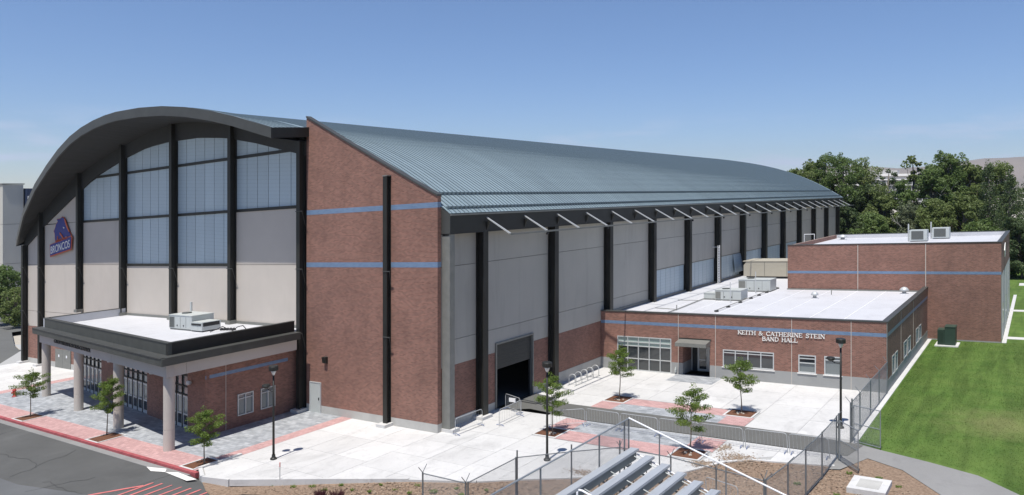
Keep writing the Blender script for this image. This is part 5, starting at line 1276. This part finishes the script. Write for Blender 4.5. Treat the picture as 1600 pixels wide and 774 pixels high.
BT = [
 (-11.5, 146, 23.4, 5.2, 'leafb', 0, .1, 0, 'broad leafy tree behind the first two trees beside the arched roof'),
 (-1.5, 150, 22.6, 5.2, 'leafb', 0, .1, 0, 'broad leafy tree filling the back row left of the gap'),
 (18.5, 152, 20.5, 5.0, 'leafa', 0, .1, 0, 'broad leafy tree in the back row behind the tallest crown'),
 (25.5, 150, 19.6, 4.6, 'leafb', 0, .1, 0, 'leafy tree in the back row behind the pines'),
 # x, y, top z (site), crown radius, leaf, conifer, base, bare, label
 (-13, 139, 22.2, 5.4, 'leafb', 0, .15, 0, 'rounded leafy tree just right of the far end of the arched roof'),
 (-8.0, 143, 23.8, 5.2, 'leafa', 0, .15, 0, 'tall leafy tree, second from the end of the arched roof'),
 (-3.6, 141, 23.6, 5.0, 'leafa', 0, .15, 0, 'tall dark leafy tree, third from the end of the arched roof'),
 (1.0, 143, 17.2, 4.5, 'leafc', 0, .12, 2, 'dark lower tree below the gap showing the far building'),
 (4.8, 139, 15.5, 4.4, 'leafb', 0, .12, 2, 'lighter green tree just below the far pale building'),
 (8.6, 141, 16.6, 4.2, 'leafa', 0, .12, 0, 'bushy tree to the right of the pale building gap'),
 (13.6, 143, 20.6, 4.0, 'leafa', 0, .3, 3, 'tall open tree with pale forked limbs, left of the highest crown'),
 (16.4, 145, 22.8, 4.6, 'leafa', 0, .3, 2, 'tallest leafy tree on the right with gaps in its crown'),
 (20.6, 147, 20.9, 4.0, 'leafb', 0, .25, 4, 'tree with bare silvery branches beside the tallest one'),
 (11.6, 126, 11.5, 4.2, 'leafd', 0, .1, 4, 'pale grey-green tree behind the upper roof units'),
 (16.3, 122, 12.5, 4.5, 'leafb', 0, .08, 0, 'bright green tree behind the middle of the upper roof'),
 (5.4, 124, 10.5, 4.2, 'leafa', 0, .08, 0, 'low leafy tree behind the left of the upper roof'),
 (-.6, 128, 12.4, 4.4, 'leafc', 0, .08, 0, 'dark leafy tree behind the hatch railing'),
 (-5.2, 127, 12.0, 4.0, 'leafc', 0, .06, 0, 'dark shrubby tree close beside the end of the arched hall'),
 (24.3, 126, 19.6, 4.3, 'leafc', 1, .06, 0, 'dark pine on the right, left of the other conifers'),
 (28.0, 120, 17.6, 4.2, 'leafc', 1, .06, 0, 'dark pine near the right edge above the lawn'),
 (31.0, 130, 21.0, 4.5, 'leafc', 1, .06, 0, 'tall pine at the right edge of the picture'),
 (21.0, 120, 13.6, 3.9, 'leafb', 0, .05, 0, 'leafy tree between the upper roof and the pines'),
 (34.5, 112, 15.0, 4.5, 'leafc', 0, .04, 0, 'dark leafy tree farthest right behind the lawn'),
 (29.8, 107, 9.5, 3.6, 'leafc', 0, .03, 0, 'low dark tree at the back of the lawn'),
 (24.5, 110, 9.0, 3.6, 'leafa', 0, .03, 0, 'low leafy tree hidden by the upper brick corner'),
]
for i, (x, y, h, cw, lm, cf, bs, br_, lab) in enumerate(BT):
    big_tree(lab, x, y, h-A*x*0, cw, 11+i, lm, clumps=34, per=420 if not cf else 300, ls=.215 if not cf else .2, base=bs, conif=bool(cf), bare=br_)
# slender tree standing above the others
big_tree('slender tree with a small round crown rising above the gap', 9.2, 150, 22.4, 2.5, 77, 'leafb', clumps=10, per=120, ls=.28, base=.72)
big_tree('thin half-bare tree rising beside the pale building gap', 4.6, 148, 20.6, 2.2, 78, 'leafc', clumps=7, per=70, ls=.24, base=.66, bare=4)
# left trees
big_tree('leafy tree at the left edge in front of the pale building', -107.5, 15, 9.4, 4.2, 91, 'leafa', clumps=26, per=260, ls=.22, base=.05, group='trees at the left edge')
big_tree('small bright shrub tree at the far left by the road', -100.5, 13.5, 6.0, 2.6, 92, 'leafb', clumps=18, per=220, ls=.18, base=.02, group='trees at the left edge')
# bed planting
def tuft(label, x, y, r_, n_, m, seed, h=.22, name='grass_tuft', cat='plant', group='green tufts in the wood chip bed'):
    rr = random.Random(seed); f = MB()
    for _ in range(n_):
        a_ = rr.uniform(0, 6.28); d = rr.random()*r_; bx_, by_ = math.cos(a_)*d, math.sin(a_)*d; hh = h*rr.uniform(.5, 1.1); lx, ly = math.cos(a_)*hh*.6, math.sin(a_)*hh*.6
        f.add([(bx_-.015, by_, 0), (bx_+.015, by_+.01, 0), (bx_+lx, by_+ly, hh)], [(0, 1, 2)])
        f.add([(bx_+lx*.6-.03, by_+ly*.6, hh*.6), (bx_+lx*.6, by_+ly*.6+.03, hh*.7), (bx_+lx*.6+.03, by_+ly*.6, hh*.62)], [(0, 1, 2)])
    o = lp(name, f, m, None); o.location = (x, y, bedz(x)+A*x); tag(o, label, cat, group)
rr = random.Random(21); k_ = 0
spots = [(-2.5, -10.9), (-1.2, -10.6), (-.2, -10.1), (.9, -10.2), (1.2, -9.3), (2.4, -9.6), (3.5, -9.4), (3.3, -8.4), (4.6, -8.6), (5.6, -8.6), (5.2, -7.6), (6.6, -7.9), (7.4, -7.0), (8.2, -7.6), (9.0, -6.5), (10, -7.2), (25.6, 4.2), (24.2, 4.3), (26.6, 3.4), (24.3, 1.0), (22.3, 1.6)]
for x, y in spots:
    k_ += 1; tuft('small green tuft in the wood chips ' + ('beside the footpath and vault' if x > 20 else 'left of the first fence post' if x < 3 else 'around the forked corner post of the fence'), x, y, rr.uniform(.08, .2), rr.randint(25, 60), 'leaf', k_, .13)
tuft('dark purple shrub at the bottom of the picture, the left of a pair', 1.55, -11.0, .22, 200, 'leafr', 50, .42, 'purple_shrub', 'shrub', 'purple shrubs in the wood chip bed')
tuft('dark purple shrub at the bottom of the picture, the right of a pair', 2.5, -10.75, .3, 220, 'leafr', 51, .42, 'purple_shrub', 'shrub', 'purple shrubs in the wood chip bed')

# ================================================================ FAR BUILDINGS
fb = thing('far_office', 'long pale office building seen through the gap in the trees', 'building', (-110, 900, 0)); fb.location = (0, 0, 0); OFF[fb] = (0, 0, 0)
def fpart(nm, q, m): return link(nm, mesh(q, m, (0, 0, 0), False, False, nm), fb)
X0, X1, YF = -195, -60, 900
q = MB(); q.box(X0, X1, YF, YF+30, -20, 31); fpart('wall', q, 'farwall')
q = MB(); q.box(X0-1, X1+1, YF-1.2, YF+31, 31, 33.5); fpart('roof_edge', q, 'letter')
q = MB(); q.box(X0+20, X1-40, YF+5, YF+20, 33.5, 37.5); fpart('penthouse', q, 'farwall')
for j in range(4):
    q = MB(); q.box(X0-.5, X1+.5, YF-1, YF, 26.5-6*j, 27.6-6*j); fpart('sun_shelf', q, 'letter')
    for i in range(26): q = MB(); q.box(X0+2+5.2*i, X0+5.8+5.2*i, YF-.3, YF, 21.8-6*j, 25.6-6*j); fpart('window', q, 'glass')
lb = thing('left_building', 'tall pale concrete building with panel joints at the left edge', 'building', (-161, 36, 0)); lb.location = (0, 0, 0); OFF[lb] = (0, 0, 0)
def lpart(nm, q, m, par=None): return link(nm, mesh(q, m, (0, 0, 0), False, False, nm), par or lb)
for j in range(3):
    z0 = -10.2 + 9.1*j
    for x0, x1 in ((-185, -177.05), (-177, -169.05), (-169, -161.3)):
        q = MB(); q.box(x0, x1, 34, 34.3, z0, z0+9.03); lpart('wall_panel', q, 'lw')
    q = MB(); q.box(-161.3, -161, 34, 38.2, z0, z0+9.03); lpart('wall_panel', q, 'lw')
q = MB(); q.box(-184.9, -161.4, 34.4, 38.1, -12, 16.9); lpart('backing_wall', q, 'rubber')
q = MB(); q.box(-185.2, -160.8, 33.8, 38.4, 17.1, 17.35); lpart('coping', q, 'gray_metal')
sg_ = thing('side_sign', 'dark blue-black sign block with white mark behind the pale left building', 'sign', (-160, 41, 0)); sg_.location = (0, 0, 0); OFF[sg_] = (0, 0, 0)
q = MB(); q.box(-162, -160.2, 38.6, 45, -12, 16.2); link('sign_block', mesh(q, 'dkblue', (0, 0, 0), False, False, 'b'), sg_)
q = MB(); q.box(-160.2, -160.1, 38.8, 39.4, 11.5, 14.4); link('sign_mark', mesh(q, 'letter', (0, 0, 0), False, False, 'b'), sg_)

# ================================================================ HAZE
hb = MB(); hb.box(-6300, 6300, -700, 8700, -66, 470)
hm = bpy.data.materials.new('valley_haze'); hm.use_nodes = True; t = hm.node_tree; t.nodes.clear()
pv = t.nodes.new('ShaderNodeVolumePrincipled'); pv.inputs['Density'].default_value = 6e-5; pv.inputs['Color'].default_value = (.84, .91, 1, 1); pv.inputs['Anisotropy'].default_value = .2
ou = t.nodes.new('ShaderNodeOutputMaterial'); t.links.new(pv.outputs[0], ou.inputs['Volume'])
M['haze'] = hm
o = link('haze', mesh(hb, 'haze', (0, 0, 0), False, False, 'haze')); o['kind'] = 'stuff'
